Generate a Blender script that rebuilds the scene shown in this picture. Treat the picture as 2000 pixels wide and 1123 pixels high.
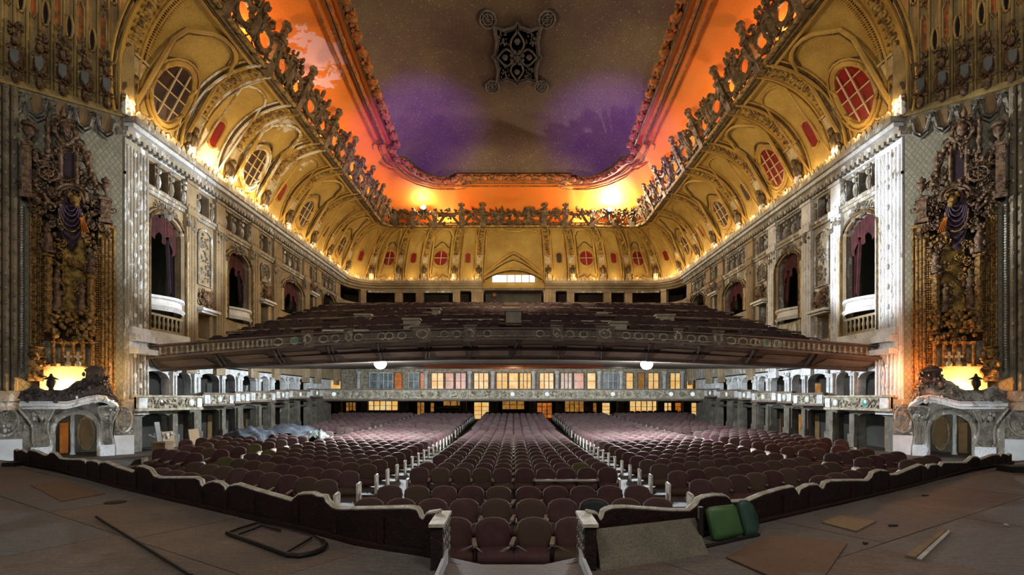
import bpy, bmesh, math, random
from math import sin, cos, pi, sqrt, atan2, radians
from mathutils import Vector, Matrix
random.seed(7)
R = random.uniform
for o in list(bpy.data.objects): bpy.data.objects.remove(o)
SC = bpy.context.scene
COL = SC.collection

# ---------------------------------------------------------------- camera
# metres; the eye is the origin, +Y runs into the hall, +Z is up.
F, U0, V0 = 1000.0, 1003.0, 780.0
cd = bpy.data.cameras.new('camera'); cam = bpy.data.objects.new('camera', cd); COL.objects.link(cam)
cd.sensor_fit = 'HORIZONTAL'; cd.sensor_width = 36.0; cd.lens = 36.0 * F / 2000.0
cd.shift_x = -(U0 - 1000.0) / 2000.0; cd.shift_y = (V0 - 561.5) / 2000.0
cd.clip_start = 0.1; cd.clip_end = 300
cam.location = (0, 0, 0); cam.rotation_euler = (pi / 2, 0, 0)
SC.camera = cam

# ---------------------------------------------------------------- world, exposure, lights
w = bpy.data.worlds.new('world'); SC.world = w; w.use_nodes = True
bg = w.node_tree.nodes['Background']; bg.inputs[0].default_value = (0.80, 0.84, 0.9, 1); bg.inputs[1].default_value = 0.10
SC.view_settings.view_transform = 'Standard'; SC.view_settings.look = 'None'
SC.view_settings.gamma = 1.0; SC.view_settings.exposure = 0.0; SC.view_settings.use_curve_mapping = False
SC.cycles.max_bounces = 4; SC.cycles.diffuse_bounces = 2; SC.cycles.glossy_bounces = 2
SC.cycles.sample_clamp_indirect = 4.0
SC.cycles.use_denoising = True
SC.cycles.use_adaptive_sampling = True; SC.cycles.adaptive_threshold = 0.02

def light(name, kind, loc, energy, col=(1, 1, 1), r=0.1, aim=None, **kw):
    d = bpy.data.lights.new(name, kind); o = bpy.data.objects.new(name, d); COL.objects.link(o)
    o.location = loc; d.energy = energy; d.color = col
    if kind in ('POINT', 'SPOT'): d.shadow_soft_size = r
    if kind == 'AREA': d.size = r
    for k, v in kw.items(): setattr(d, k, v)
    if aim is not None:
        o.rotation_euler = (Vector(aim) - Vector(loc)).to_track_quat('-Z', 'Y').to_euler()
    return o

WARM = (1.0, 0.72, 0.38); AMBER = (1.0, 0.55, 0.16); COOL = (0.86, 0.94, 1.0); NEUT = (1.0, 0.95, 0.88)
# cove lamps standing behind the cornice, all round the hall
LIGHTS_COVE = dict(energy=26, col=(1.0, 0.72, 0.38))
# unseen warm spots, added to light the coves evenly from across the hall
for g_ in (-1, 1):
    for y_ in (18.5, 28.5):
        light('cove_fill', 'SPOT', (g_ * 11.3, y_, 7.3), 6000, (1.0, 0.80, 0.50), 0.2, aim=(-g_ * 10.9, y_ + 1.0, 11.0), spot_size=radians(64), spot_blend=0.6)
light('cove_fill', 'SPOT', (0, 21.0, 5.6), 7000, (1.0, 0.80, 0.50), 0.2, aim=(0, 37.5, 11.6), spot_size=radians(54), spot_blend=0.5)
# cool floor floods behind the ends of the pit rails
for g_ in (-1, 1): light('floor_flood', 'SPOT', (g_ * 10.9, 12.9, -1.35), 210, COOL, 0.1, aim=(g_ * 13.1, 15.1, -1.5), spot_size=radians(95), spot_blend=0.7)
# violet effect spots on the balcony front, turned at the back corners of the centre panel
for g_ in (-1, 1): light('violet_spot', 'SPOT', (g_ * 1.5, 19.2, 3.2), 20000, (0.20, 0.03, 1.0), 0.1, aim=(g_ * 6.0, 29.6, 15.4), spot_size=radians(36), spot_blend=1.0)
# unseen area lights added as general fill, behind and above the camera
light('stage_fill', 'AREA', (-5.0, -3.0, 10.0), 620, NEUT, 4.0, aim=(-6, 16, 4))
light('stage_fill', 'AREA', (5.0, -3.0, 10.0), 620, NEUT, 4.0, aim=(6, 16, 4))
# cool spotlights on the balcony front turned on the near ends of the side walls
light('wall_spot', 'SPOT', (-0.5, 19.0, 2.95), 8500, COOL, 0.1, aim=(-12.3, 18.3, 6.0), spot_size=radians(34), spot_blend=0.5)
light('wall_spot', 'SPOT', (0.5, 19.0, 2.95), 13000, COOL, 0.1, aim=(12.3, 17.2, 5.6), spot_size=radians(32), spot_blend=0.5)

# ---------------------------------------------------------------- materials
MATS = {}
def nt_new(name):
    m = bpy.data.materials.new(name); m.use_nodes = True
    nt = m.node_tree; nt.nodes.clear()
    out = nt.nodes.new('ShaderNodeOutputMaterial'); b = nt.nodes.new('ShaderNodeBsdfPrincipled')
    nt.links.new(b.outputs[0], out.inputs[0])
    return m, nt, b
def node(nt, t, **kw):
    n = nt.nodes.new(t)
    for k, v in kw.items(): setattr(n, k, v)
    return n
def noise(nt, vec, scale, detail=4, rough=0.6, dist=0.0):
    n = node(nt, 'ShaderNodeTexNoise'); n.inputs['Scale'].default_value = scale
    n.inputs['Detail'].default_value = detail; n.inputs['Roughness'].default_value = rough
    n.inputs['Distortion'].default_value = dist
    nt.links.new(vec, n.inputs['Vector']); return n.outputs['Fac']
def ramp(nt, fac, a, b, lo=(0, 0, 0, 1), hi=(1, 1, 1, 1), mode='LINEAR'):
    r = node(nt, 'ShaderNodeValToRGB'); r.color_ramp.interpolation = mode
    e = r.color_ramp.elements; e[0].position = a; e[0].color = lo; e[1].position = b; e[1].color = hi
    nt.links.new(fac, r.inputs[0]); return r.outputs[0]
def mix(nt, fac, a, b, blend='MIX'):
    m = node(nt, 'ShaderNodeMix', data_type='RGBA', blend_type=blend)
    for sock, v in ((0, fac), (6, a), (7, b)):
        if isinstance(v, (int, float)): m.inputs[sock].default_value = v
        elif isinstance(v, tuple): m.inputs[sock].default_value = v if len(v) == 4 else v + (1,)
        else: nt.links.new(v, m.inputs[sock])
    return m.outputs[2]
def math_(nt, op, a, b=None):
    m = node(nt, 'ShaderNodeMath', operation=op)
    for i, v in ((0, a), (1, b)):
        if v is None: continue
        if isinstance(v, (int, float)): m.inputs[i].default_value = v
        else: nt.links.new(v, m.inputs[i])
    return m.outputs[0]

def surf(name, c1, c2, scale=1.5, lo=0.35, hi=0.65, rough=0.7, bump=0.0, bscale=12.0, metal=0.0, spec=0.3,
         peel=None, speck=None, rnd=None, voro=0.0, vscale=8.0, spots=None, fine=0.0, diaper=0.0, grain=0.0):
    """a mottled surface: two paint colours, optional flaked patches (colour, threshold, scale), specks and relief"""
    m, nt, b = nt_new(name)
    tc = node(nt, 'ShaderNodeNewGeometry').outputs['Position']
    f = ramp(nt, noise(nt, tc, scale, 5), lo, hi)
    c = mix(nt, f, c1, c2)
    if rnd:                                   # per-piece tint
        oi = node(nt, 'ShaderNodeObjectInfo').outputs['Random'] if rnd[0] == 'object' else node(nt, 'ShaderNodeNewGeometry').outputs['Random Per Island']
        c = mix(nt, ramp(nt, oi, rnd[2], rnd[3]), c, rnd[1])
        if len(rnd) > 4:
            k = math_(nt, 'FRACT', math_(nt, 'MULTIPLY', oi, 17.31))
            c = mix(nt, k, c, rnd[4], 'MULTIPLY')
    if fine:
        c = mix(nt, fine, c, ramp(nt, noise(nt, tc, 55, 2), 0.3, 0.7, (0.35, 0.35, 0.35, 1), (1.6, 1.6, 1.6, 1)), 'MULTIPLY')
    if grain:                                 # long scuffs and wood grain
        mp = node(nt, 'ShaderNodeMapping'); mp.inputs['Scale'].default_value = (2.2, 22.0, 1.0); mp.inputs['Rotation'].default_value = (0, 0, 0.25); nt.links.new(tc, mp.inputs['Vector'])
        c = mix(nt, grain, c, ramp(nt, noise(nt, mp.outputs[0], 2.2, 8, 0.75), 0.36, 0.66, (0.42, 0.40, 0.38, 1), (1.5, 1.45, 1.4, 1)), 'MULTIPLY')
    if speck:
        c = mix(nt, ramp(nt, noise(nt, tc, speck[1], 2, 0.8), speck[2], speck[2] + 0.04), c, speck[0])
    if peel:
        for (pc, th, ps) in (peel if isinstance(peel, list) else [peel]):
            mp = node(nt, 'ShaderNodeMapping'); mp.inputs['Scale'].default_value = (1, 1, 0.42); nt.links.new(tc, mp.inputs['Vector'])
            c = mix(nt, ramp(nt, noise(nt, mp.outputs[0], ps, 10, 0.78, 0.25), th, th + 0.07), c, pc)
    if diaper:                                # diamond pattern along the 45-degree front walls
        sx = node(nt, 'ShaderNodeSeparateXYZ'); nt.links.new(tc, sx.inputs[0])
        a = math_(nt, 'SUBTRACT', math_(nt, 'MULTIPLY', math_(nt, 'ABSOLUTE', sx.outputs[0]), 0.768), math_(nt, 'MULTIPLY', sx.outputs[1], 0.64))
        z = math_(nt, 'MULTIPLY', sx.outputs[2], 0.62)
        w1 = math_(nt, 'SINE', math_(nt, 'MULTIPLY', math_(nt, 'ADD', a, z), diaper)); w2 = math_(nt, 'SINE', math_(nt, 'MULTIPLY', math_(nt, 'SUBTRACT', a, z), diaper))
        dia = math_(nt, 'MAXIMUM', w1, w2)
        c = mix(nt, ramp(nt, dia, 0.72, 0.92), c, (0.15, 0.138, 0.095))
    if spots:                                 # flaked places with a position of their own: ((x,y,z), radius, colour)
        for (p, rad, pc, ps) in spots:
            d = node(nt, 'ShaderNodeVectorMath', operation='DISTANCE'); nt.links.new(tc, d.inputs[0]); d.inputs[1].default_value = p
            k = math_(nt, 'SUBTRACT', 1.0, math_(nt, 'DIVIDE', d.outputs['Value'], rad))
            k = math_(nt, 'ADD', k, math_(nt, 'MULTIPLY', math_(nt, 'SUBTRACT', noise(nt, tc, ps, 6, 0.7, 0.6), 0.5), 2.2))
            c = mix(nt, ramp(nt, k, 0.30, 0.36), c, pc)
    nt.links.new(c, b.inputs['Base Color'])
    b.inputs['Roughness'].default_value = rough; b.inputs['Metallic'].default_value = metal
    b.inputs['Specular IOR Level'].default_value = spec
    if bump:
        bp = node(nt, 'ShaderNodeBump'); bp.inputs['Strength'].default_value = bump; bp.inputs['Distance'].default_value = 0.05
        h = noise(nt, tc, bscale, 6, 0.7)
        if voro:
            vt = node(nt, 'ShaderNodeTexVoronoi', feature='SMOOTH_F1'); vt.inputs['Scale'].default_value = vscale; nt.links.new(tc, vt.inputs['Vector'])
            h = math_(nt, 'ADD', h, math_(nt, 'MULTIPLY', vt.outputs['Distance'], voro))
        nt.links.new(h, bp.inputs['Height']); nt.links.new(bp.outputs[0], b.inputs['Normal'])
    MATS[name] = m; return m
def glow(name, col, strength, c2=None, scale=3.0):
    m, nt, b = nt_new(name)
    b.inputs['Base Color'].default_value = (*[c * 0.06 for c in col], 1); b.inputs['Roughness'].default_value = 0.3
    if c2:
        tc = node(nt, 'ShaderNodeNewGeometry').outputs['Position']
        nt.links.new(mix(nt, ramp(nt, noise(nt, tc, scale, 2), 0.4, 0.6), col, c2), b.inputs['Emission Color'])
    else: b.inputs['Emission Color'].default_value = (*col, 1)
    b.inputs['Emission Strength'].default_value = strength
    MATS[name] = m; return m

surf('gold', (0.55, 0.33, 0.065), (0.33, 0.18, 0.035), 0.9, bump=0.4, bscale=14, rough=0.55, spec=0.4, fine=0.5)
surf('gold_old', (0.40, 0.27, 0.085), (0.20, 0.125, 0.04), 1.2, bump=0.4, bscale=14, rough=0.55, spec=0.4, fine=0.6)
surf('gold_field', (0.50, 0.33, 0.085), (0.36, 0.22, 0.05), 0.7, bump=0.25, bscale=30, rough=0.7, fine=0.8)
surf('gold_field_left', (0.50, 0.33, 0.085), (0.36, 0.22, 0.05), 0.7, bump=0.25, bscale=30, rough=0.7, fine=0.8, spots=[((-11.9, 20.4, 9.6), 1.3, (0.74, 0.66, 0.52), 1.6), ((-11.5, 22.6, 10.6), 1.2, (0.74, 0.66, 0.52), 1.8), ((-9.9, 22.9, 12.0), 0.7, (0.66, 0.6, 0.5), 2.2), ((-11.6, 25.2, 10.2), 0.7, (0.74, 0.66, 0.5), 2.0), ((-10.4, 26.0, 11.7), 0.6, (0.7, 0.6, 0.5), 2.2)])
surf('gold_relief', (0.50, 0.32, 0.08), (0.12, 0.06, 0.02), 5.0, 0.4, 0.6, bump=0.8, bscale=25, rough=0.55, fine=0.8)
surf('gilt_dark', (0.085, 0.055, 0.025), (0.23, 0.155, 0.065), 4.0, 0.45, 0.68, bump=0.8, bscale=16, rough=0.42, spec=0.5, metal=0.45, fine=0.6)
surf('gold_flaked', (0.56, 0.36, 0.07), (0.34, 0.20, 0.04), 0.9, bump=0.4, bscale=14, rough=0.6, fine=0.5, peel=((0.78, 0.72, 0.62), 0.46, 0.9))
surf('cream_relief', (0.62, 0.52, 0.34), (0.40, 0.28, 0.12), 4.0, bump=0.6, bscale=20, fine=0.4)
surf('wall_paint', (0.36, 0.275, 0.165), (0.21, 0.155, 0.09), 1.2, bump=0.45, bscale=22, fine=0.8, peel=((0.55, 0.53, 0.48), 0.60, 4.5))
surf('wall_flaked', (0.36, 0.32, 0.25), (0.22, 0.19, 0.15), 1.6, bump=0.5, bscale=22, fine=0.8, peel=((0.72, 0.73, 0.74), 0.53, 4.0))
surf('wall_white', (0.74, 0.75, 0.77), (0.52, 0.51, 0.50), 1.6, bump=0.5, bscale=20, fine=0.6, peel=((0.20, 0.16, 0.11), 0.57, 4.5))
surf('stone_relief', (0.30, 0.27, 0.22), (0.12, 0.10, 0.08), 4.0, 0.4, 0.6, bump=0.9, bscale=22, fine=0.8, peel=((0.66, 0.66, 0.66), 0.60, 5.0))
surf('bronze', (0.20, 0.12, 0.065), (0.05, 0.028, 0.018), 10.0, 0.4, 0.6, bump=0.6, bscale=18, rough=0.4, spec=0.5, metal=0.45, fine=0.5, peel=((0.34, 0.18, 0.07), 0.62, 5.0))
surf('bronze_gold', (0.36, 0.20, 0.05), (0.06, 0.032, 0.014), 13.0, 0.4, 0.62, bump=0.7, bscale=22, rough=0.42, spec=0.5, metal=0.45, fine=0.6)
surf('dark_bronze', (0.060, 0.042, 0.036), (0.022, 0.016, 0.015), 9.0, 0.4, 0.6, bump=0.6, bscale=18, rough=0.4, spec=0.5, metal=0.2, fine=0.5)
surf('reed_paint', (0.23, 0.185, 0.12), (0.12, 0.095, 0.06), 2.0, bump=0.4, bscale=22, fine=0.6)
surf('swag_cloth', (0.10, 0.055, 0.10), (0.05, 0.03, 0.045), 6.0, rough=0.8)
surf('damask', (0.26, 0.245, 0.18), (0.19, 0.175, 0.125), 3.0, bump=0.5, bscale=12, fine=0.6, diaper=44.0)
surf('purple_cloth', (0.034, 0.019, 0.028), (0.020, 0.012, 0.015), 3.0, rough=0.9, bump=0.3, bscale=20)
surf('maroon_cloth', (0.10, 0.025, 0.03), (0.04, 0.018, 0.018), 3.0, rough=0.9, bump=0.3, bscale=20)
surf('orange_cloth', (0.62, 0.22, 0.03), (0.4, 0.12, 0.02), 3.0, rough=0.8)
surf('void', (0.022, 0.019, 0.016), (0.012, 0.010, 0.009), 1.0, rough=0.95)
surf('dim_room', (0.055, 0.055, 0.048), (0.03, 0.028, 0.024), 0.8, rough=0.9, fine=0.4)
surf('red_glass', (0.26, 0.018, 0.012), (0.16, 0.012, 0.01), 3.0, rough=0.25, spec=0.5)
surf('dark_glass', (0.03, 0.022, 0.03), (0.09, 0.05, 0.02), 1.0, rough=0.2, spec=0.5)
surf('muntin', (0.62, 0.46, 0.26), (0.5, 0.36, 0.2), 3.0)
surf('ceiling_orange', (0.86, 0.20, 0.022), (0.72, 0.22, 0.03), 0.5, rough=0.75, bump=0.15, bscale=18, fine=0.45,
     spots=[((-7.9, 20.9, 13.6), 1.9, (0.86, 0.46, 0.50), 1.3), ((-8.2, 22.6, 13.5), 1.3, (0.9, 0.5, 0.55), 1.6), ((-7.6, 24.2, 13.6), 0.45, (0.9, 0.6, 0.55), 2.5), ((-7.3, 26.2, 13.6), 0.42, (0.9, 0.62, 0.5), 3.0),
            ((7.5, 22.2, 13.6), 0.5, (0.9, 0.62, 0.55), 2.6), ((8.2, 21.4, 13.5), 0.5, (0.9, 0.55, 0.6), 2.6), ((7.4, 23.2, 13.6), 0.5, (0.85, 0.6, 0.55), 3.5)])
surf('ceiling_panel', (0.15, 0.105, 0.060), (0.10, 0.055, 0.055), 0.35, 0.35, 0.65, rough=0.8, bump=0.2, bscale=18, fine=0.8, speck=((0.50, 0.46, 0.38), 14.0, 0.655))
surf('garland', (0.50, 0.14, 0.03), (0.16, 0.09, 0.03), 6.0, 0.42, 0.6, bump=0.5, bscale=20, fine=0.5)
surf('medallion', (0.20, 0.17, 0.15), (0.09, 0.075, 0.075), 6.0, bump=0.6, bscale=16, fine=0.6)
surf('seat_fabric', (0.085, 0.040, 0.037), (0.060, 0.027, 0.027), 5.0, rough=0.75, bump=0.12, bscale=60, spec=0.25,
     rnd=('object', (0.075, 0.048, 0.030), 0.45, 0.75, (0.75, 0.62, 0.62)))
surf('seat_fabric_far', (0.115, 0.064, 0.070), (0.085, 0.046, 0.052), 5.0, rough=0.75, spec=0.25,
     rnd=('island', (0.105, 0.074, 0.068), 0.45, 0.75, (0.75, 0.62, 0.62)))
surf('seat_piping', (0.20, 0.145, 0.115), (0.15, 0.105, 0.08), 5.0, rough=0.5)
surf('seat_arm', (0.30, 0.24, 0.17), (0.20, 0.15, 0.10), 9.0, rough=0.5)
surf('seat_iron', (0.05, 0.035, 0.03), (0.03, 0.02, 0.02), 9.0, rough=0.5)
surf('seat_end', (0.62, 0.58, 0.50), (0.42, 0.37, 0.30), 8.0, 0.4, 0.6, rough=0.6, bump=0.3)
surf('green_leather', (0.055, 0.125, 0.035), (0.045, 0.10, 0.03), 4.0, rough=0.45, spec=0.5)
surf('green_dark', (0.028, 0.065, 0.042), (0.022, 0.05, 0.035), 4.0, rough=0.5, spec=0.4)
surf('board_stone', (0.17, 0.145, 0.10), (0.12, 0.10, 0.07), 3.0, bump=0.3, bscale=40, fine=0.5)
surf('stage_sheet', (0.165, 0.120, 0.092), (0.105, 0.085, 0.072), 0.9, rough=0.62, bump=0.2, bscale=30, fine=0.5, rnd=('object', (0.13, 0.12, 0.11), 0.2, 0.8), grain=0.55)
surf('stage_base', (0.030, 0.022, 0.018), (0.02, 0.016, 0.014), 2.0)
surf('rust_sheet', (0.15, 0.085, 0.05), (0.11, 0.065, 0.042), 1.2, rough=0.6, fine=0.4)
surf('card_sheet', (0.25, 0.17, 0.09), (0.20, 0.135, 0.075), 2.0, rough=0.7, fine=0.3)
surf('floor_boards', (0.062, 0.052, 0.044), (0.036, 0.030, 0.026), 1.5, rough=0.7, fine=0.5)
surf('rail_maroon', (0.024, 0.008, 0.006), (0.012, 0.006, 0.005), 4.0, rough=0.5, bump=0.5, bscale=14, speck=((0.22, 0.13, 0.06), 26.0, 0.70), spec=0.3)
surf('rail_cap', (0.62, 0.58, 0.50), (0.42, 0.36, 0.25), 7.0, 0.4, 0.6, rough=0.55, bump=0.4, bscale=30)
surf('rail_gilt', (0.40, 0.31, 0.16), (0.10, 0.06, 0.03), 12.0, 0.42, 0.58, rough=0.5, bump=0.6, bscale=30)
surf('white_paint', (0.62, 0.63, 0.63), (0.5, 0.5, 0.5), 3.0, rough=0.6)
surf('black_steel', (0.020, 0.016, 0.014), (0.012, 0.010, 0.010), 6.0, rough=0.5)
surf('balcony_paint', (0.19, 0.145, 0.115), (0.10, 0.075, 0.065), 2.0, bump=0.5, bscale=20, fine=0.7)
surf('coffer_paint', (0.36, 0.27, 0.19), (0.25, 0.185, 0.13), 1.2, bump=0.3, bscale=20, fine=0.5)
surf('lower_arcade', (0.15, 0.135, 0.105), (0.07, 0.06, 0.045), 3.0, bump=0.4, bscale=24, fine=0.5, peel=((0.5, 0.5, 0.48), 0.62, 3.0))
surf('balcony_soffit', (0.22, 0.17, 0.13), (0.14, 0.105, 0.08), 1.2, bump=0.3, bscale=20, fine=0.4)
surf('balcony_step', (0.045, 0.030, 0.032), (0.028, 0.018, 0.020), 1.5, rough=0.8, fine=0.6)
surf('recess_shade', (0.03, 0.02, 0.014), (0.014, 0.010, 0.008), 2.0, rough=0.9)
surf('concrete', (0.34, 0.31, 0.26), (0.22, 0.19, 0.15), 2.0, rough=0.85, bump=0.3)
surf('orange_soffit', (0.75, 0.14, 0.03), (0.6, 0.10, 0.02), 1.0)
surf('loge_paint', (0.44, 0.40, 0.30), (0.22, 0.19, 0.13), 5.0, 0.4, 0.6, bump=0.6, bscale=24, fine=0.7, peel=((0.6, 0.6, 0.58), 0.62, 4.0))
surf('loge_white', (0.70, 0.72, 0.73), (0.40, 0.40, 0.38), 3.0, bump=0.4, bscale=24, fine=0.5)
surf('tarp', (0.10, 0.115, 0.135), (0.035, 0.04, 0.05), 3.0, rough=0.28, spec=0.6, bump=0.5, bscale=6)
surf('wood_box', (0.20, 0.13, 0.06), (0.14, 0.09, 0.04), 4.0)
surf('pale_plank', (0.5, 0.47, 0.42), (0.36, 0.33, 0.29), 4.0)
surf('cream_panel', (0.72, 0.60, 0.40), (0.6, 0.48, 0.3), 2.0)
surf('mirror_pane', (0.12, 0.13, 0.12), (0.06, 0.065, 0.06), 2.0, rough=0.3, spec=0.5)
glow('lamp_white', (1.0, 0.98, 0.95), 60.0)
glow('lamp_warm', (1.0, 0.85, 0.6), 40.0)
glow('pane_yellow', (0.95, 0.48, 0.11), 0.85, (0.95, 0.68, 0.30), 2.0)
glow('pane_orange', (0.95, 0.26, 0.04), 0.55, (0.5, 0.16, 0.03), 2.0)
glow('pane_amber', (0.80, 0.38, 0.07), 0.42, (0.5, 0.2, 0.04), 3.0)
glow('pane_blue', (0.40, 0.50, 0.55), 0.25, (0.16, 0.20, 0.22), 2.0)
glow('pane_white', (1.0, 0.97, 0.9), 1.6)
glow('disc_white', (0.80, 0.92, 0.95), 0.85)
glow('disc_dim', (0.55, 0.62, 0.60), 0.35)
glow('disc_teal', (0.06, 0.55, 0.55), 0.5)
glow('disc_green', (0.06, 0.3, 0.14), 0.15)

# ---------------------------------------------------------------- mesh helpers
class B:
    """collects faces of one mesh; tf maps a local point (along, out, up) to the world"""
    def __init__(s, tf=None): s.v = []; s.f = []; s.tf = tf
    def add(s, vs, fs):
        n = len(s.v)
        s.v.extend([s.tf(*p) for p in vs] if s.tf else [tuple(p) for p in vs])
        s.f.extend([tuple(i + n for i in f) for f in fs])
        return s
    def box(s, x0, x1, y0, y1, z0, z1):
        return s.add([(x0, y0, z0), (x1, y0, z0), (x1, y1, z0), (x0, y1, z0), (x0, y0, z1), (x1, y0, z1), (x1, y1, z1), (x0, y1, z1)],
                     [(0, 3, 2, 1), (4, 5, 6, 7), (0, 1, 5, 4), (1, 2, 6, 5), (2, 3, 7, 6), (3, 0, 4, 7)])
    def bar(s, x0, x1, y0, y1, z0, z1, n):        # a box divided along x so that it can follow a bend
        vs, fs = [], []
        for i in range(n + 1):
            x = x0 + (x1 - x0) * i / n
            vs += [(x, y0, z0), (x, y1, z0), (x, y1, z1), (x, y0, z1)]
            if i:
                a, b = 4 * (i - 1), 4 * i
                for k in range(4): fs.append((a + k, a + (k + 1) % 4, b + (k + 1) % 4, b + k))
        fs += [(3, 2, 1, 0), (4 * n, 4 * n + 1, 4 * n + 2, 4 * n + 3)]
        return s.add(vs, fs)
    def post(s, x0, x1, y0, y1, z0, z1, n):       # a box divided along z
        vs, fs = [], []
        for i in range(n + 1):
            z = z0 + (z1 - z0) * i / n
            vs += [(x0, y0, z), (x1, y0, z), (x1, y1, z), (x0, y1, z)]
            if i:
                a, b = 4 * (i - 1), 4 * i
                for k in range(4): fs.append((a + k, a + (k + 1) % 4, b + (k + 1) % 4, b + k))
        fs += [(3, 2, 1, 0), (4 * n, 4 * n + 1, 4 * n + 2, 4 * n + 3)]
        return s.add(vs, fs)
    def prism(s, poly, d0, d1, plane='xz'):       # outline (closed) with thickness
        n = len(poly); vs = []
        for d in (d0, d1):
            for (a, b) in poly: vs.append((a, d, b) if plane == 'xz' else ((a, b, d) if plane == 'xy' else (d, a, b)))
        fs = [tuple(range(n))[::-1], tuple(range(n, 2 * n))] + [(i, (i + 1) % n, n + (i + 1) % n, n + i) for i in range(n)]
        return s.add(vs, fs)
    def tube(s, path, r, n=6, closed=False, caps=True):
        m = len(path); P = [Vector(p) for p in path]; vs, fs = [], []
        for i, p in enumerate(P):
            a = P[(i - 1) % m] if (closed or i) else P[0]; b = P[(i + 1) % m] if (closed or i < m - 1) else P[-1]
            t = (b - a).normalized() if (b - a).length > 1e-9 else Vector((0, 0, 1))
            up = Vector((0, 0, 1)) if abs(t.z) < 0.9 else Vector((0, 1, 0))
            e1 = t.cross(up).normalized(); e2 = t.cross(e1)
            rr = r[i] if isinstance(r, (list, tuple)) else r
            for k in range(n):
                q = p + (e1 * cos(2 * pi * k / n) + e2 * sin(2 * pi * k / n)) * rr; vs.append(tuple(q))
        for i in range(m if closed else m - 1):
            a, b = i * n, ((i + 1) % m) * n
            for k in range(n): fs.append((a + k, a + (k + 1) % n, b + (k + 1) % n, b + k))
        if caps and not closed: fs += [tuple(range(n))[::-1], tuple(range((m - 1) * n, m * n))]
        return s.add(vs, fs)
    def lathe(s, prof, c=(0, 0, 0), n=10, sx=1.0, sy=1.0, axis='z'):
        vs, fs = [], []
        for (r, z) in prof:
            for k in range(n):
                a = 2 * pi * k / n; x, y = r * cos(a) * sx, r * sin(a) * sy
                vs.append((c[0] + x, c[1] + y, c[2] + z) if axis == 'z' else ((c[0] + x, c[1] + z, c[2] + y) if axis == 'y' else (c[0] + z, c[1] + x, c[2] + y)))
        for i in range(len(prof) - 1):
            for k in range(n): fs.append((i * n + k, i * n + (k + 1) % n, (i + 1) * n + (k + 1) % n, (i + 1) * n + k))
        fs += [tuple(range(n))[::-1], tuple(range((len(prof) - 1) * n, len(prof) * n))]
        return s.add(vs, fs)
    def blob(s, c, rx, ry=None, rz=None, n=6, m=4):
        ry = rx if ry is None else ry; rz = rx if rz is None else rz
        return s.add([(c[0], c[1], c[2] - rz)] + [(c[0] + rx * cos(-pi / 2 + pi * i / m) * cos(2 * pi * k / n), c[1] + ry * cos(-pi / 2 + pi * i / m) * sin(2 * pi * k / n), c[2] + rz * sin(-pi / 2 + pi * i / m)) for i in range(1, m) for k in range(n)] + [(c[0], c[1], c[2] + rz)],
                     [(0, 1 + (k + 1) % n, 1 + k) for k in range(n)] + [(1 + i * n + k, 1 + i * n + (k + 1) % n, 1 + (i + 1) * n + (k + 1) % n, 1 + (i + 1) * n + k) for i in range(m - 2) for k in range(n)] + [(1 + (m - 2) * n + k, 1 + (m - 2) * n + (k + 1) % n, 1 + (m - 1) * n) for k in range(n)])
    def grid(s, fn, nu, nv):
        vs = [fn(i / nu, j / nv) for j in range(nv + 1) for i in range(nu + 1)]
        fs = [(j * (nu + 1) + i, j * (nu + 1) + i + 1, (j + 1) * (nu + 1) + i + 1, (j + 1) * (nu + 1) + i) for j in range(nv) for i in range(nu)]
        return s.add(vs, fs)
    def spiral(s, x, y, z, r, turns=1.6, sgn=1, a0=0.0, th=None, n=14, out=0.0):   # a volute in the xz plane
        th = th or r * 0.2; P, Q = [], []
        for i in range(n + 1):
            t = i / n; a = a0 + sgn * t * turns * 2 * pi; rr = r * (1 - 0.86 * t)
            P.append((x + rr * cos(a), y + out * t, z + rr * sin(a))); Q.append(th * (1 - 0.45 * t))
        s.tube(P, Q, 5); return s.blob((x, y + out, z), r * 0.24)
    def ring(s, x, y, z, rx, rz, th, n=20, k=5):   # an oval moulding in the xz plane
        return s.tube([(x + rx * cos(2 * pi * i / n), y, z + rz * sin(2 * pi * i / n)) for i in range(n)], th, k, closed=True)
    def leafy(s, x0, x1, z0, z1, y, n, r, dy=0.05):   # loose carved foliage
        for _ in range(n):
            rr = r * R(0.5, 1.2)
            s.blob((R(x0, x1), y + R(-dy, dy), R(z0, z1)), rr * R(0.6, 1.3), rr * 0.8, rr * R(0.6, 1.5), 5, 3)
        return s
    def mesh(s, name, mat, sharp=35):
        me = bpy.data.meshes.new(name); me.from_pydata(s.v, [], s.f); me.update()
        bm = bmesh.new(); bm.from_mesh(me); bmesh.ops.recalc_face_normals(bm, faces=bm.faces); bm.to_mesh(me); bm.free()
        me.polygons.foreach_set('use_smooth', [True] * len(me.polygons)); me.set_sharp_from_angle(angle=radians(sharp))
        if mat: me.materials.append(MATS[mat])
        return me
def put(name, data, parent=None, inv=None):
    o = bpy.data.objects.new(name, data); COL.objects.link(o)
    if parent is not None:
        o.parent = parent
        if parent.type == 'EMPTY' and inv is None:
            o.matrix_parent_inverse = Matrix.Translation(-Vector(parent.location)) if not parent.get('_r') else Matrix.Identity(4)
    return o
def obj(name, b, mat, parent=None, label=None, cat=None, group=None, kind=None, sharp=35):
    o = put(name, b.mesh(name, mat, sharp), parent); tag(o, label, cat, group, kind); return o
def tag(o, label=None, cat=None, group=None, kind=None):
    if label: o['label'] = label
    if cat: o['category'] = cat
    if group: o['group'] = group
    if kind: o['kind'] = kind
    return o
def thing(name, loc, label, cat, group=None, kind=None):
    o = put(name, None); o.location = loc; o.empty_display_size = 0.2
    return tag(o, label, cat, group, kind)
def at(u, v, Y): return ((u - U0) * Y / F, Y, (V0 - v) * Y / F)
def lerp(a, b, t): return a + (b - a) * t
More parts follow.
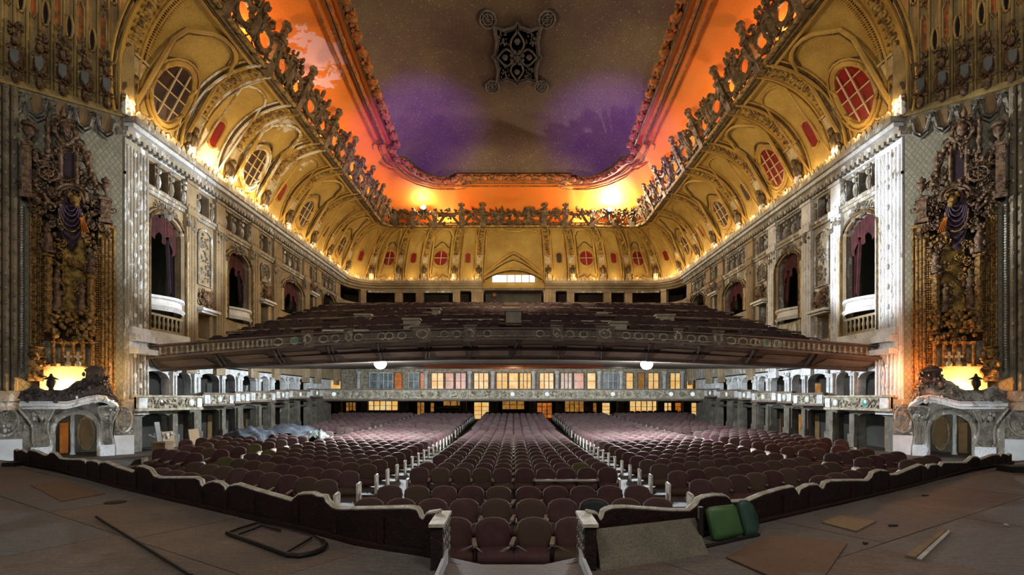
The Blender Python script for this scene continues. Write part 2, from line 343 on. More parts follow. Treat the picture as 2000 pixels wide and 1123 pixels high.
def interp(tab, x):
    for (x0, y0), (x1, y1) in zip(tab, tab[1:]):
        if x <= x1: return y0 + (y1 - y0) * (x - x0) / (x1 - x0) if x > x0 else y0
    return tab[-1][1]
ORD = ['first', 'second', 'third', 'fourth', 'fifth', 'sixth', 'seventh', 'eighth', 'ninth', 'tenth', 'eleventh', 'twelfth', 'thirteenth', 'fourteenth', 'fifteenth', 'sixteenth', 'seventeenth', 'eighteenth', 'nineteenth', 'twentieth']
SIDE = {-1: 'left', 1: 'right'}

# ---------------------------------------------------------------- plan of the hall
HX, HY, HR = 12.3, 38.7, 2.3          # half width, back wall, corner radius
ZC, ZT = 8.86, 12.35                  # cornice and top of the cove
S1 = HX - HR; S2 = S1 + HR * pi / 2; SEND = S2 + (HY - HR) - 16.0
def plan(s):
    """point and inward normal of the wall line, s metres from the middle of the back wall (+ to the right)"""
    q = abs(s); g = 1 if s >= 0 else -1
    if q <= S1: return (s, HY), (0, -1)
    if q <= S2:
        a = (q - S1) / HR; return (g * (S1 + HR * sin(a)), HY - HR + HR * cos(a)), (-g * sin(a), -cos(a))
    return (g * HX, HY - HR - (q - S2)), (-g, 0)
def sy(Y): return S2 + (HY - HR) - Y    # s of a point at depth Y on a side wall
def W(s, c, z):
    (x, y), (nx, ny) = plan(s); return (x + nx * c, y + ny * c, z)
TX, TY, TR = 9.1, 36.3, 1.0
def topplan(s):
    q = abs(s); g = 1 if s >= 0 else -1
    L1 = TX - TR; L2 = L1 + TR * pi / 2
    t = interp([(0, 0), (9.0, 7.4), (17.0, L2 + (TY - TR - 33.0)), (40.0, L2 + (TY - TR - 10.0))], q)
    if t <= L1: return (g * t, TY), (0, -1)
    if t <= L2:
        a = (t - L1) / TR; return (g * (L1 + TR * sin(a)), TY - TR + TR * cos(a)), (-g * sin(a), -cos(a))
    return (g * TX, TY - TR - (t - L2)), (-g, 0)
def cove(s, b, c=0.0):
    """cove surface: b 0 at the cornice .. 1 at the lattice, c proud of the surface"""
    (x0, y0), (nx, ny) = plan(s); (x1, y1), _ = topplan(s)
    t = b * pi / 2; k = 1 - cos(t)
    dx, dy = x1 - x0, y1 - y0; L = sqrt(dx * dx + dy * dy); dx /= L; dy /= L
    n_in, n_dn = cos(t) * (ZT - ZC), -sin(t) * L; m = sqrt(n_in ** 2 + n_dn ** 2); n_in /= m; n_dn /= m
    return (x0 + (x1 - x0) * k + dx * n_in * c, y0 + (y1 - y0) * k + dy * n_in * c, ZC + (ZT - ZC) * sin(t) + n_dn * c)
def CV(s, c, b): return cove(s, b, c)
# ================================================================ SHELL
# outer envelope behind the openings: dim rooms round the hall
b = B(); 
b.add([(-19, 46, -4), (19, 46, -4), (19, 46, 19), (-19, 46, 19)], [(0, 1, 2, 3)])
b.add([(-19, 8, -4), (-19, 46, -4), (-19, 46, 19), (-19, 8, 19)], [(0, 1, 2, 3)])
b.add([(19, 8, -4), (19, 46, -4), (19, 46, 19), (19, 8, 19)], [(0, 1, 2, 3)])
b.add([(-19, 8, 19), (19, 8, 19), (19, 46, 19), (-19, 46, 19)], [(0, 1, 2, 3)])
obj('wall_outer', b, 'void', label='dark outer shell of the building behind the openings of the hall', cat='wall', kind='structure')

ZS = -1.5
def floor_z(x, y):
    return interp([(3, -2.3), (6, -2.3), (16, -2.5), (29.5, -2.5), (40.5, -1.64), (50, -1.6)], y) + 0.003 * x * x * (1.0 if y < 30 else max(0.3, 1 - (y - 30) / 8))
b = B(); b.grid(lambda i, j: (-16 + 32 * i, 3.5 + 42.4 * j, floor_z(-16 + 32 * i, 3.5 + 42.4 * j)), 32, 42)
floor = obj('floor', b, 'floor_boards', label='worn grey sloping floor of the auditorium under the seat rows', cat='floor', kind='structure', sharp=60)

RAILP = [(0.62, 4.84), (0.80, 4.92), (1.53, 5.26), (2.16, 5.725), (3.22, 6.41), (4.6, 7.32), (6.78, 8.77), (9.65, 10.87), (11.68, 12.0), (12.4, 12.45)]
def rail_y(x): return interp(RAILP, abs(x))
def rail_at(u):
    """where the line of sight of column u crosses the line of the pit rail"""
    k = (u - U0) / F; lo, hi = 0.05, 12.4; g = 1 if k > 0 else -1
    for _ in range(50):
        m = (lo + hi) / 2
        if m / rail_y(m) < abs(k): lo = m
        else: hi = m
    return g * lo, rail_y(lo)

# stage: dark sub-floor, laid over with hardboard sheets
b = B(); pts = [(-16.5, -5), (16.5, -5), (16.5, 14.0), (14.2, 13.4)] + [(x, y + 0.14) for x, y in RAILP[::-1]] + [(0.62, 4.62), (-0.62, 4.62)] + [(-x, y + 0.14) for x, y in RAILP] + [(-14.2, 13.4), (-16.5, 14.0)]
b.prism([(x, y) for x, y in pts], -2.9, ZS - 0.012, 'xy')
stage = obj('floor_stage', b, 'stage_base', label='stage floor of worn brown hardboard sheets in front of the pit rails', cat='floor', kind='structure')
def clip(poly, fn):
    out = []
    for i, p in enumerate(poly):
        q = poly[(i + 1) % len(poly)]; a, c = fn(p), fn(q)
        if a >= 0: out.append(p)
        if (a >= 0) != (c >= 0): t = a / (a - c); out.append((p[0] + (q[0] - p[0]) * t, p[1] + (q[1] - p[1]) * t))
    return out
rs = random.Random(3)
for g in (-1, 1):
    d = Vector((0.845, 0.535)); n = Vector((-0.535, 0.845))       # along and across the right rail
    for r_ in range(-9, 2):
        off = rs.uniform(0, 2.0); wv = 1.22
        for c_ in range(-4, 9):
            p0 = Vector((0.62, 4.80)) + n * (r_ * wv - 0.06) + d * (c_ * 2.44 + off)
            q = 0.007 + rs.uniform(0, 0.004)
            poly = [p0 + d * q + n * q, p0 + d * (2.44 - q) + n * q, p0 + d * (2.44 - q) + n * (wv - q), p0 + d * q + n * (wv - q)]
            poly = [(v.x, v.y) for v in poly]
            poly = clip(poly, lambda p: p[0] - 0.003); 
            if poly: poly = clip(poly, lambda p: 16.4 - p[0])
            if poly: poly = clip(poly, lambda p: p[1] + 4.9)
            if poly: poly = clip(poly, lambda p: 4.98 + 0.641 * (p[0] - 0.8) - p[1])
            if poly: poly = clip(poly, lambda p: 4.60 - p[1] if p[0] < 0.5 else 20 - p[1])
            if poly: poly = clip(poly, lambda p: 13.9 - p[1])
            if len(poly) < 3 or max(p[1] for p in poly) < 2.5: continue
            bb = B(); z1 = ZS + rs.uniform(0, 0.005); bb.prism([(g * x, y) for x, y in poly], ZS - 0.012, z1, 'xy')
            obj('floor_panel', bb, 'stage_sheet', stage)

bb = B(); bb.prism([(-0.60, 3.9), (0.60, 3.9), (0.60, 4.615), (-0.60, 4.615)], ZS - 0.012, ZS + 0.012, 'xy'); obj('floor_panel', bb, 'stage_sheet', stage)
# raised side floors under the portals
for g in (-1, 1):
    b = B()
    for k in range(3): b.box(*sorted((g * (10.75 - 0.32 * k), g * 17.0)), 12.3 - 0.2 * k, 17.4, -2.9, -1.72 - 0.14 * k)
    obj('floor_side_' + SIDE[g], b, 'floor_boards', label='stepped wooden side floor below the %s portal arch' % SIDE[g], cat='floor', kind='structure')

# ---------------------------------------------------------------- main walls
def arch_wall(b, a0, a1, z0, z1, o0, o1, q0, q1, rise, depth, n=10):
    """wall front from a0..a1, z0..z1 with an arched opening o0..o1, sill q0, springing q1"""
    P = lambda a, z, c=0.0: (a, c, z)
    arc = [(lerp(o0, o1, i / n), q1 + rise * sqrt(max(0, 1 - (2 * i / n - 1) ** 2))) for i in range(n + 1)]
    def quad(p): b.add(p, [(0, 1, 2, 3)])
    quad([P(a0, z0), P(o0, z0), P(o0, z1), P(a0, z1)]); quad([P(o1, z0), P(a1, z0), P(a1, z1), P(o1, z1)])
    if q0 > z0 + 0.01: quad([P(o0, z0), P(o1, z0), P(o1, q0), P(o0, q0)])
    for i in range(n): quad([P(*arc[i]), P(*arc[i + 1]), P(arc[i + 1][0], z1), P(arc[i][0], z1)])
    edge = [(o0, q0)] + arc + [(o1, q0)]
    for i in range(len(edge)):
        p, q = edge[i], edge[(i + 1) % len(edge)]
        quad([P(*p), P(*q), P(q[0], q[1], -depth), P(p[0], p[1], -depth)])
    return arc

BAY_ARCH = [(18.0, 0.88, 2.3), (22.75, 0.95, 3.45), (28.35, 1.25, 4.7), (33.8, 1.2, 5.9)]      # depth, half width, sill
BAY_SLIM = [20.35, 25.3, 31.0]
PILS = [(19.35, 0.30), (21.3, 0.33), (24.1, 0.36), (26.4, 0.36), (30.15, 0.38), (32.05, 0.36), (35.4, 0.36)]
ZF0, ZF1 = 7.15, 8.2
walls = {}
for g in (-1, 1):
    Wg = lambda a, c, z, g=g: W(g * a, c, z)
    b = B(Wg)
    edges = []
    for (yc, hw, sill) in BAY_ARCH:
        h0, h1 = {18.0: (16.0, 19.35), 22.75: (21.3, 24.1), 28.35: (26.4, 30.15), 33.8: (32.05, 35.4)}[yc]
        arch_wall(b, sy(h1), sy(h0), 1.3, ZF0, sy(yc + hw), sy(yc - hw), sill, 5.85 if yc < 30 else 6.3, 0.62, 0.22)
    for i, (yc, (h0, h1)) in enumerate(zip(BAY_SLIM, ((19.35, 21.3), (24.1, 26.4), (30.15, 32.05)))):
        dz = [2.4, 3.7, 5.3][i]
        arch_wall(b, sy(h1), sy(h0), 1.3, ZF0, sy(yc + 0.38), sy(yc - 0.38), dz, dz + 0.95, 0.06, 0.5, 4)
    b.bar(sy(36.4), sy(35.4), -0.02, 0.0, 1.3, ZF0, 1)
    # frieze: solid bits between the small windows
    def frieze(y0, y1, wins):
        cuts = sorted(wins); a = y0
        for (p, q) in cuts:
            b.bar(sy(p), sy(a), -0.4, 0.0, ZF0, ZF1, 1); a = q
            b.bar(sy(q), sy(p), -0.4, 0.0, ZF0, ZF0 + 0.14, 1); b.bar(sy(q), sy(p), -0.4, 0.0, ZF1 - 0.12, ZF1, 1)
        b.bar(sy(y1), sy(a), -0.4, 0.0, ZF0, ZF1, 1)
    wins = []
    for (yc, hw, _) in BAY_ARCH: wins += [(yc + k * 0.68 - 0.25, yc + k * 0.68 + 0.25) for k in (-1, 0, 1)]
    wins += [(yc - 0.33, yc + 0.33) for yc in BAY_SLIM]
    frieze(16.0, 36.4, wins)
    o = obj('wall_' + SIDE[g], b, 'wall_paint' if g < 0 else 'wall_flaked', kind='structure', cat='wall',
            label='%s side wall with arched boxes, pilasters and flaking plaster' % SIDE[g])
    walls[g] = o
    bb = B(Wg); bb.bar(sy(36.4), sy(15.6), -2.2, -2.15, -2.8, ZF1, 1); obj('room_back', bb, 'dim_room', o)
    # plinth of the wall hidden by the balcony, and the cornice in steps
    for (c0, z0, z1, mt) in ((0.10, ZF1 - 0.02, ZF1 + 0.16, 'wall_white'), (0.26, ZF1 + 0.14, ZF1 + 0.34, 'wall_flaked'), (0.42, ZF1 + 0.32, ZF1 + 0.48, 'wall_white'), (0.52, ZF1 + 0.46, ZC, 'wall_flaked')):
        cc = B(Wg); cc.bar(S2 - 0.05, SEND, -0.3, c0, z0, z1, 6); obj('cornice', cc, mt if g > 0 else ('wall_white' if mt == 'wall_white' else 'wall_flaked'), o)
    cc = B(Wg)
    for (c0, z0, z1) in ((0.10, ZF0 - 0.22, ZF0 - 0.1), (0.16, ZF0 - 0.1, ZF0)): cc.bar(S2, SEND, -0.05, c0, z0, z1, 2)
    obj('string_course', cc, 'wall_flaked', o)
    # dentils under the cornice
    cc = B(Wg); a = S2
    while a < SEND: cc.box(a, a + 0.12, 0, 0.30, ZF1 + 0.02, ZF1 + 0.15); a += 0.24
    obj('dentil_course', cc, 'wall_flaked', o, kind='stuff')
    # pilasters
    for (yc, hw) in PILS:
        cc = B(Wg); z0, z1 = 1.0, ZF1
        cc.box(sy(yc + hw), sy(yc - hw), -0.02, 0.14, z0, z1)
        for k in range(3):
            x = sy(yc) + (k - 1) * hw * 0.58; cc.tube([(x, 0.14, z0 + 0.3), (x, 0.14, z1 - 0.9)], hw * 0.2, 6)
        cc.box(sy(yc + hw * 1.15), sy(yc - hw * 1.15), 0, 0.2, z1 - 0.12, z1)
        cc.box(sy(yc + hw * 1.1), sy(yc - hw * 1.1), 0, 0.22, ZF0 - 0.24, ZF0 + 0.02)
        p = obj('pilaster', cc, 'wall_paint' if yc > 24.5 or g < 0 else 'wall_white', o)
        cc = B(Wg); cc.leafy(sy(yc + hw * 0.9), sy(yc - hw * 0.9), ZF0 - 0.75, ZF0 - 0.3, 0.17, 14, 0.09)
        obj('capital', cc, 'stone_relief', p)
    # wide fluted pilaster at the end of the wall
    cc = B(Wg); y0, y1 = 16.0, 17.05 if g < 0 else 17.2
    cc.box(sy(y1), sy(y0), -0.05, 0.16, -0.5, ZF1)
    for k in range(7):
        x = lerp(sy(y1) + 0.1, sy(y0) - 0.1, k / 6)
        cc.tube([(x, 0.16, -0.4), (x, 0.16, ZF1 - 0.2)], 0.055, 6)
    p = obj('fluted_pilaster', cc, 'wall_flaked' if g < 0 else 'wall_white', o)
    cc = B(Wg)
    for k in range(26):
        z = -0.2 + k * 0.32; cc.blob((sy(16.45) + (0.1 if k % 2 else -0.12), 0.22, z), 0.06, 0.05, 0.09)
        cc.blob((sy(16.8), 0.2, z + 0.1), 0.035, 0.04, 0.12)
    obj('rosette_string', cc, 'wall_white', p)
    # arch frames, curtains and box parapets
    for i, (yc, hw, sill) in enumerate(BAY_ARCH):
        sp = 5.85 if yc < 30 else 6.3
        arc = [(sy(yc) + hw * 1.08 * cos(pi * k / 12), 0.06, sp + 0.70 * sin(pi * k / 12)) for k in range(13)]
        for mt, off, th in (('wall_paint', 0.0, 0.11), ('gilt_dark', 0.12, 0.05)):
            cc = B(Wg); pth = [(sy(yc) + hw * 1.08, 0.06 + off, sill)] + [(x, y + off, z) for x, y, z in arc] + [(sy(yc) - hw * 1.08, 0.06 + off, sill)]
            cc.tube(pth, th, 6); f = obj('arch_frame', cc, mt, o)
        cc = B(Wg); cc.leafy(sy(yc) - 0.3, sy(yc) + 0.3, sp + 0.55, sp + 1.0, 0.16, 16, 0.09)
        for d in (-1, 1): cc.spiral(sy(yc) + d * 0.42, 0.14, sp + 0.78, 0.17, 1.4, d, pi / 2)
        obj('keystone', cc, 'stone_relief', o)
        if i < 3:
            # colonnette beside the opening
            for d in (-1, 1):
                cc = B(Wg); x = sy(yc) + d * (hw + 0.17)
                cc.lathe([(0.09, 0), (0.09, 0.2), (0.065, 0.25)] + [(0.075 + 0.018 * (k % 2), 0.25 + k * 0.14) for k in range(int((sp - sill - 0.3) / 0.14))] + [(0.1, sp - sill)], (x, 0.12, sill), 8)
                obj('colonnette', cc, 'cream_relief', o)
            # torn curtain: valance with swags and two hanging sides
            cc = B(Wg); nn = 40
            def val(i_, j_, yc=yc, hw=hw, sp=sp):
                x = lerp(-hw, hw, i_); top = sp + 0.6 * sqrt(max(0, 1 - (x / hw) ** 2)) + 0.02
                L = 0.55 + 0.28 * abs(sin(i_ * pi * 3.5)) + 0.2 * sin(i_ * 23)
                return (sy(yc) + x, -0.16 + 0.04 * sin(i_ * 60), top - L * j_)
            cc.grid(val, nn, 5); obj('curtain_valance', cc, 'maroon_cloth', o)
            for d in (-1, 1):
                cc = B(Wg); L = (sp - sill) * (0.75 if d < 0 else 0.5)
                cc.grid(lambda i_, j_, d=d, L=L: (sy(yc) + d * hw * (1 - 0.45 * i_ * (1 - 0.5 * j_)), -0.24 + 0.06 * sin(i_ * 30), sp + 0.2 - L * j_ * (1 - 0.2 * sin(i_ * 9))), 14, 6)
                obj('curtain', cc, 'purple_cloth' if g < 0 else 'maroon_cloth', o)
        if i < 2: light('box_lamp', 'POINT', W(g * sy(yc + 0.3), -1.5, sp - 0.6), 9 if i == 0 else 12, (0.85, 1.0, 0.75), 0.1)
        # box parapet across the opening
        zp = {0: 3.15, 1: 3.6, 2: 4.85, 3: 5.95}[i]
        cc = B(Wg); n = 10
        bow = lambda t: 0.10 + 0.35 * sin(pi * t)
        if i < 2:
            vs, fs = [], []
            for k in range(n + 1):
                t = k / n; x = lerp(sy(yc + hw), sy(yc - hw), t)
                for (dc, z) in ((0.0, zp - 0.12), (0.10, zp), (0.0, zp + 0.06), (-0.04, zp + 0.26), (0.08, zp + 0.30), (0.08, zp + 0.38), (-0.12, zp + 0.38)): vs.append((x, bow(t) + dc, z))
                if k:
                    for m in range(6): fs.append(((k - 1) * 7 + m, (k - 1) * 7 + m + 1, k * 7 + m + 1, k * 7 + m))
            cc.add(vs, fs); obj('box_parapet', cc, 'wall_white', o)
        if i == 0:
            cc = B(Wg)
            cc.box(sy(yc + hw), sy(yc - hw), 0.02, 0.12, 2.86, 2.94); cc.box(sy(yc + hw), sy(yc - hw), 0.02, 0.12, 2.34, 2.42)
            obj('balustrade_rail', cc, 'wall_paint', o)
            for k in range(8):
                cc = B(Wg); cc.lathe([(0.05, 0), (0.03, 0.1), (0.06, 0.22), (0.03, 0.36), (0.05, 0.46)], (lerp(sy(yc + hw) + 0.1, sy(yc - hw) - 0.1, k / 7), 0.07, 2.41), 8)
                obj('baluster', cc, 'wall_paint', o)
    # curved base of the first box down to the balcony
    cc = B(Wg)
    for k, (c0, z0, z1) in enumerate(((0.30, 2.05, 2.3), (0.42, 1.85, 2.07), (0.24, 1.6, 1.88), (0.5, 1.45, 1.62))):
        cc.bar(sy(19.0), sy(16.1), 0, c0, z0, z1, 3)
    obj('box_base', cc, 'wall_white', o)
    # slim bays: framed tablet, cartouche, ledge above the doorway
    for i, yc in enumerate(BAY_SLIM):
        x = sy(yc); dz = [2.4, 3.7, 5.3][i]; h = [6.75, 6.75, 6.75][i]; l = dz + 2.1
        if i < 2:
            cc = B(Wg); cc.tube([(x - 0.42, 0.05, l), (x - 0.42, 0.05, h - 0.3)] + [(x - 0.42 * cos(pi * k / 8), 0.05, h - 0.3 + 0.25 * sin(pi * k / 8)) for k in range(1, 8)] + [(x + 0.42, 0.05, h - 0.3), (x + 0.42, 0.05, l)], 0.05, 6, closed=True)
            p = obj('wall_tablet', cc, 'wall_flaked', o)
            cc = B(Wg); cc.leafy(x - 0.3, x + 0.3, l + 0.15, h - 0.2, 0.03, 60, 0.06, 0.02); obj('relief', cc, 'stone_relief', p)
        cc = B(Wg)
        for d in (-1, 1):
            cc.spiral(x + d * 0.32, 0.16, dz + 1.45, 0.2, 1.5, d, pi / 2); cc.spiral(x + d * 0.3, 0.14, dz + 1.85, 0.13, 1.3, -d, -pi / 2)
        cc.blob((x, 0.14, dz + 1.6), 0.22, 0.14, 0.3, 8, 6); cc.leafy(x - 0.4, x + 0.4, dz + 1.2, dz + 2.0, 0.12, 18, 0.08)
        obj('cartouche', cc, 'bronze', o)
        cc = B(Wg); cc.box(x - 0.6, x + 0.6, 0, 0.34, dz + 1.06, dz + 1.16); cc.box(x - 0.5, x + 0.5, 0, 0.22, dz + 0.98, dz + 1.06); obj('door_ledge', cc, 'wall_white', o)
        cc = B(Wg); cc.box(x - 0.38, x + 0.38, -0.9, -0.86, dz - 0.3, dz + 0.98); d_ = obj('lit_doorway', cc, 'pane_amber' if i == 0 else 'dim_room', o)
    # console figures between the frieze windows
    for (p_, q_) in wins:
        cc = B(Wg); x = sy((p_ + q_) / 2); cc.box(sy(q_), sy(p_), -0.32, -0.28, ZF0, ZF1); obj('frieze_window', cc, 'void', o)
    for (yc, hw, _) in BAY_ARCH:
        for k in (-1.5, -0.5, 0.5, 1.5):
            cc = B(Wg); x = sy(yc + k * 0.68); cc.blob((x, 0.04, ZF0 + 0.34), 0.09, 0.10, 0.26); cc.blob((x, 0.08, ZF0 + 0.70), 0.07, 0.08, 0.10); cc.blob((x, 0.08, ZF0 + 0.90), 0.10, 0.10, 0.07)
            obj('frieze_console', cc, 'wall_flaked', o)
    for yc in BAY_SLIM:
        for k in (-1, 1):
            cc = B(Wg); x = sy(yc + k * 0.45); cc.blob((x, 0.04, ZF0 + 0.34), 0.07, 0.10, 0.26); cc.blob((x, 0.08, ZF0 + 0.72), 0.06, 0.08, 0.10); obj('frieze_console', cc, 'wall_flaked', o)

# ---------------------------------------------------------------- back wall above the balcony
b = B(W)
for (c0, z0, z1) in ((0.10, ZF1 - 0.02, ZF1 + 0.16), (0.26, ZF1 + 0.14, ZF1 + 0.34), (0.42, ZF1 + 0.32, ZF1 + 0.48), (0.52, ZF1 + 0.46, ZC)):
    for (a0, a1) in ((-S2, -2.35), (2.35, S2)): b.bar(a0, a1, -0.3, c0, z0, z1, 26)
b.bar(-S2, S2, -0.3, 0.0, 6.2, 7.2, 40)
wall_back = obj('wall_back', b, 'wall_paint', label='back wall above the balcony with square piers and dark openings', cat='wall', kind='structure')
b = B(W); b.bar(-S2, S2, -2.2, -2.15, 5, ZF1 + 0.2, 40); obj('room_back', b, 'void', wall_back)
for g in (-1, 1):
    for (x, hw) in ((11.35, 0.22), (8.67, 0.27), (7.08, 0.28), (4.3, 0.27), (2.72, 0.45)):
        bb = B(lambda a, c, z, g=g: W(g * a, c, z)); bb.box(x - hw, x + hw, -0.3, 0.16, 6.4, ZF1); bb.box(x - hw * 1.1, x + hw * 1.1, -0.3, 0.22, ZF1 - 0.14, ZF1)
        for k in (-0.5, 0, 0.5): bb.tube([(x + k * hw, 0.16, 7.0), (x + k * hw, 0.16, ZF1 - 0.2)], hw * 0.14, 6)
        obj('pier', bb, 'wall_paint', wall_back)
    for (x0, x1) in ((9.0, 11.0), (4.6, 6.8), (7.36, 8.4)):
        bb = B(lambda a, c, z, g=g: W(g * a, c, z)); bb.bar(x0, x1, 0.0, 0.08, ZF1 - 0.16, ZF1, 6); obj('fascia', bb, 'wall_flaked', wall_back)
# projection booth: lit window over a dark ledge
b = B(); b.box(-2.3, 2.3, HY - 0.3, HY + 1.6, ZF1 - 0.02, ZF1 + 0.16); b.box(-2.3, 2.3, HY + 0.9, HY + 1.0, ZF1, ZF1 + 3.5); obj('booth_ledge', b, 'balcony_paint', wall_back)
b = B(); b.box(-1.62, 1.62, HY + 0.62, HY + 0.68, ZF1 + 0.78, ZF1 + 1.34); p = obj('booth_window', b, 'pane_white', wall_back)
b = B()
for x in (-1.66, -0.5, 0.1, 0.62, 1.2, 1.66): b.box(x - 0.03, x + 0.03, HY + 0.56, HY + 0.63, ZF1 + 0.74, ZF1 + 1.38)
for z in (0.76, 1.36): b.box(-1.68, 1.68, HY + 0.57, HY + 0.63, ZF1 + z - 0.025, ZF1 + z + 0.025)
obj('window_bars', b, 'muntin', p)
b = B(); b.box(-2.1, 2.1, HY - 0.1, HY - 0.04, 7.3, ZF1 - 0.25); obj('booth_opening', b, 'dim_room', wall_back)
b = B(); b.blob((-1.45, HY - 0.35, 7.8), 0.22, 0.2, 0.22, 10, 8); obj('projector_port', b, 'dark_glass', wall_back)

# ---------------------------------------------------------------- cove
OVALS = [(5.6, 0.52, 0.55), (9.6, 0.46, 0.55), (14.7, 0.5, 0.65), (20.9, 0.62, 0.74), (26.7, 0.66, 0.84), (32.3, 0.72, 0.95)]
SLOTS = [(3.5, 0.2, 0.38), (7.7, 0.21, 0.38), (11.8, 0.2, 0.38), (17.8, 0.2, 0.42), (23.9, 0.22, 0.46), (29.6, 0.24, 0.52)]
RIBS = [2.62, 4.45, 6.75, 8.65, 10.75, 12.95, 16.5, 19.2, 22.6, 25.2, 28.35, 30.9]
def cframe(s, bb):
    P = Vector(cove(s, bb)); es = (Vector(cove(s + 0.02, bb)) - Vector(cove(s - 0.02, bb))).normalized()
    eb = (Vector(cove(s, bb + 0.005)) - Vector(cove(s, bb - 0.005))).normalized(); n = es.cross(eb)
    if n.dot(Vector((0, 20, 0)) - P) < 0: n = -n
    return lambda x, y, z: tuple(P + es * x + n * y + eb * z)
def ctf(s, bb): return lambda x, y, z: cove(s + x, bb + z / 5.3, y)
def s_front(bb): return SEND + 1.75 * bb            # the cove runs further forward as it rises
def seam(a0, a1, nm, lab):
    b = B()
    def fn(i, j):
        hi = a1 if abs(a1) < SEND - 1 else math.copysign(s_front(j), a1)
        lo = a0 if abs(a0) < SEND - 1 else math.copysign(s_front(j), a0)
        return cove(lerp(lo, hi, i), j * 0.985)
    b.grid(fn, 60, 14)
    return obj(nm, b, 'gold_field_left' if a0 < 0 else 'gold_field', label=lab, cat='ceiling cove', kind='structure', sharp=60)
coves = {-1: seam(-SEND, -12.95, 'ceiling_cove_left', 'golden vaulted cove over the left wall with oval windows and ribs'),
         1: seam(12.95, SEND, 'ceiling_cove_right', 'golden vaulted cove over the right wall with red oval windows')}
bk = B()
# back cove with the low arch of the projection booth left open
def backfn(lo, hi, b0): 
    return lambda i, j: cove(lerp(lo, hi, i), lerp(b0, 0.985, j))
bk.grid(backfn(-12.95, -2.35, 0), 40, 14); bk.grid(backfn(2.35, 12.95, 0), 40, 14)
nA = 24
for k in range(nA):
    s0, s1 = -2.35 + 4.7 * k / nA, -2.35 + 4.7 * (k + 1) / nA
    h = lambda s: 0.04 + 0.13 * (1 - (abs(s) / 2.35) ** 2.0)
    vs = []
    for j in range(11):
        for s in (s0, s1): vs.append(cove(s, lerp(h(s), 0.985, j / 10)))
    bk.add(vs, [(2 * j, 2 * j + 1, 2 * j + 3, 2 * j + 2) for j in range(10)])
coves[0] = obj('ceiling_cove_back', bk, 'gold_field', label='golden cove over the back wall with pointed arch above the booth', cat='ceiling cove', kind='structure', sharp=60)
b = B(); b.grid(lambda i, j: (lerp(-2.4, 2.4, i), HY + 0.9 - 0.3 * j, ZF1 + 0.1 + 1.8 * j), 8, 3); obj('niche_back', b, 'gold_field', coves[0])
cp = lambda pts, c=0.03: [cove(s, bb, c) for s, bb in pts]
for th, c, A, H0, ex in ((0.09, 0.04, 2.3, 0.045, 1.0), (0.06, 0.05, 2.28, 0.08, 1.25), (0.10, 0.06, 2.26, 0.10, 1.62)):
    b = B(); pts = []
    for k in range(33):
        q = -1 + 2 * k / 32; hgt = {1.0: 0.135 * (1 - q * q), 1.25: 0.25 * (1 - abs(q) ** 1.35), 1.62: 0.31 * (1 - abs(q) ** 1.25)}[ex]
        pts.append((q * A, H0 + hgt))
    b.tube(cp(pts, c), th * 1.2, 6); obj('arch_moulding', b, 'gold', coves[0]); b = B(); b.tube(cp([(q, bb - 0.028) for q, bb in pts], 0.02), th * 0.7, 5); obj('arch_shade_line', b, 'gilt_dark', coves[0])  # dark tube below each moulding draws the shade under it
b = B(); pts = [(-2.2, 0.12)] + [(-2.2, 0.72), (-1.9, 0.80), (-1.4, 0.82), (-0.9, 0.86), (-0.5, 0.80), (0.5, 0.80), (0.9, 0.86), (1.4, 0.82), (1.9, 0.80), (2.2, 0.72)] + [(2.2, 0.12)]
b.tube(cp(pts, 0.05), 0.06, 6); obj('panel_moulding', b, 'gold', coves[0])

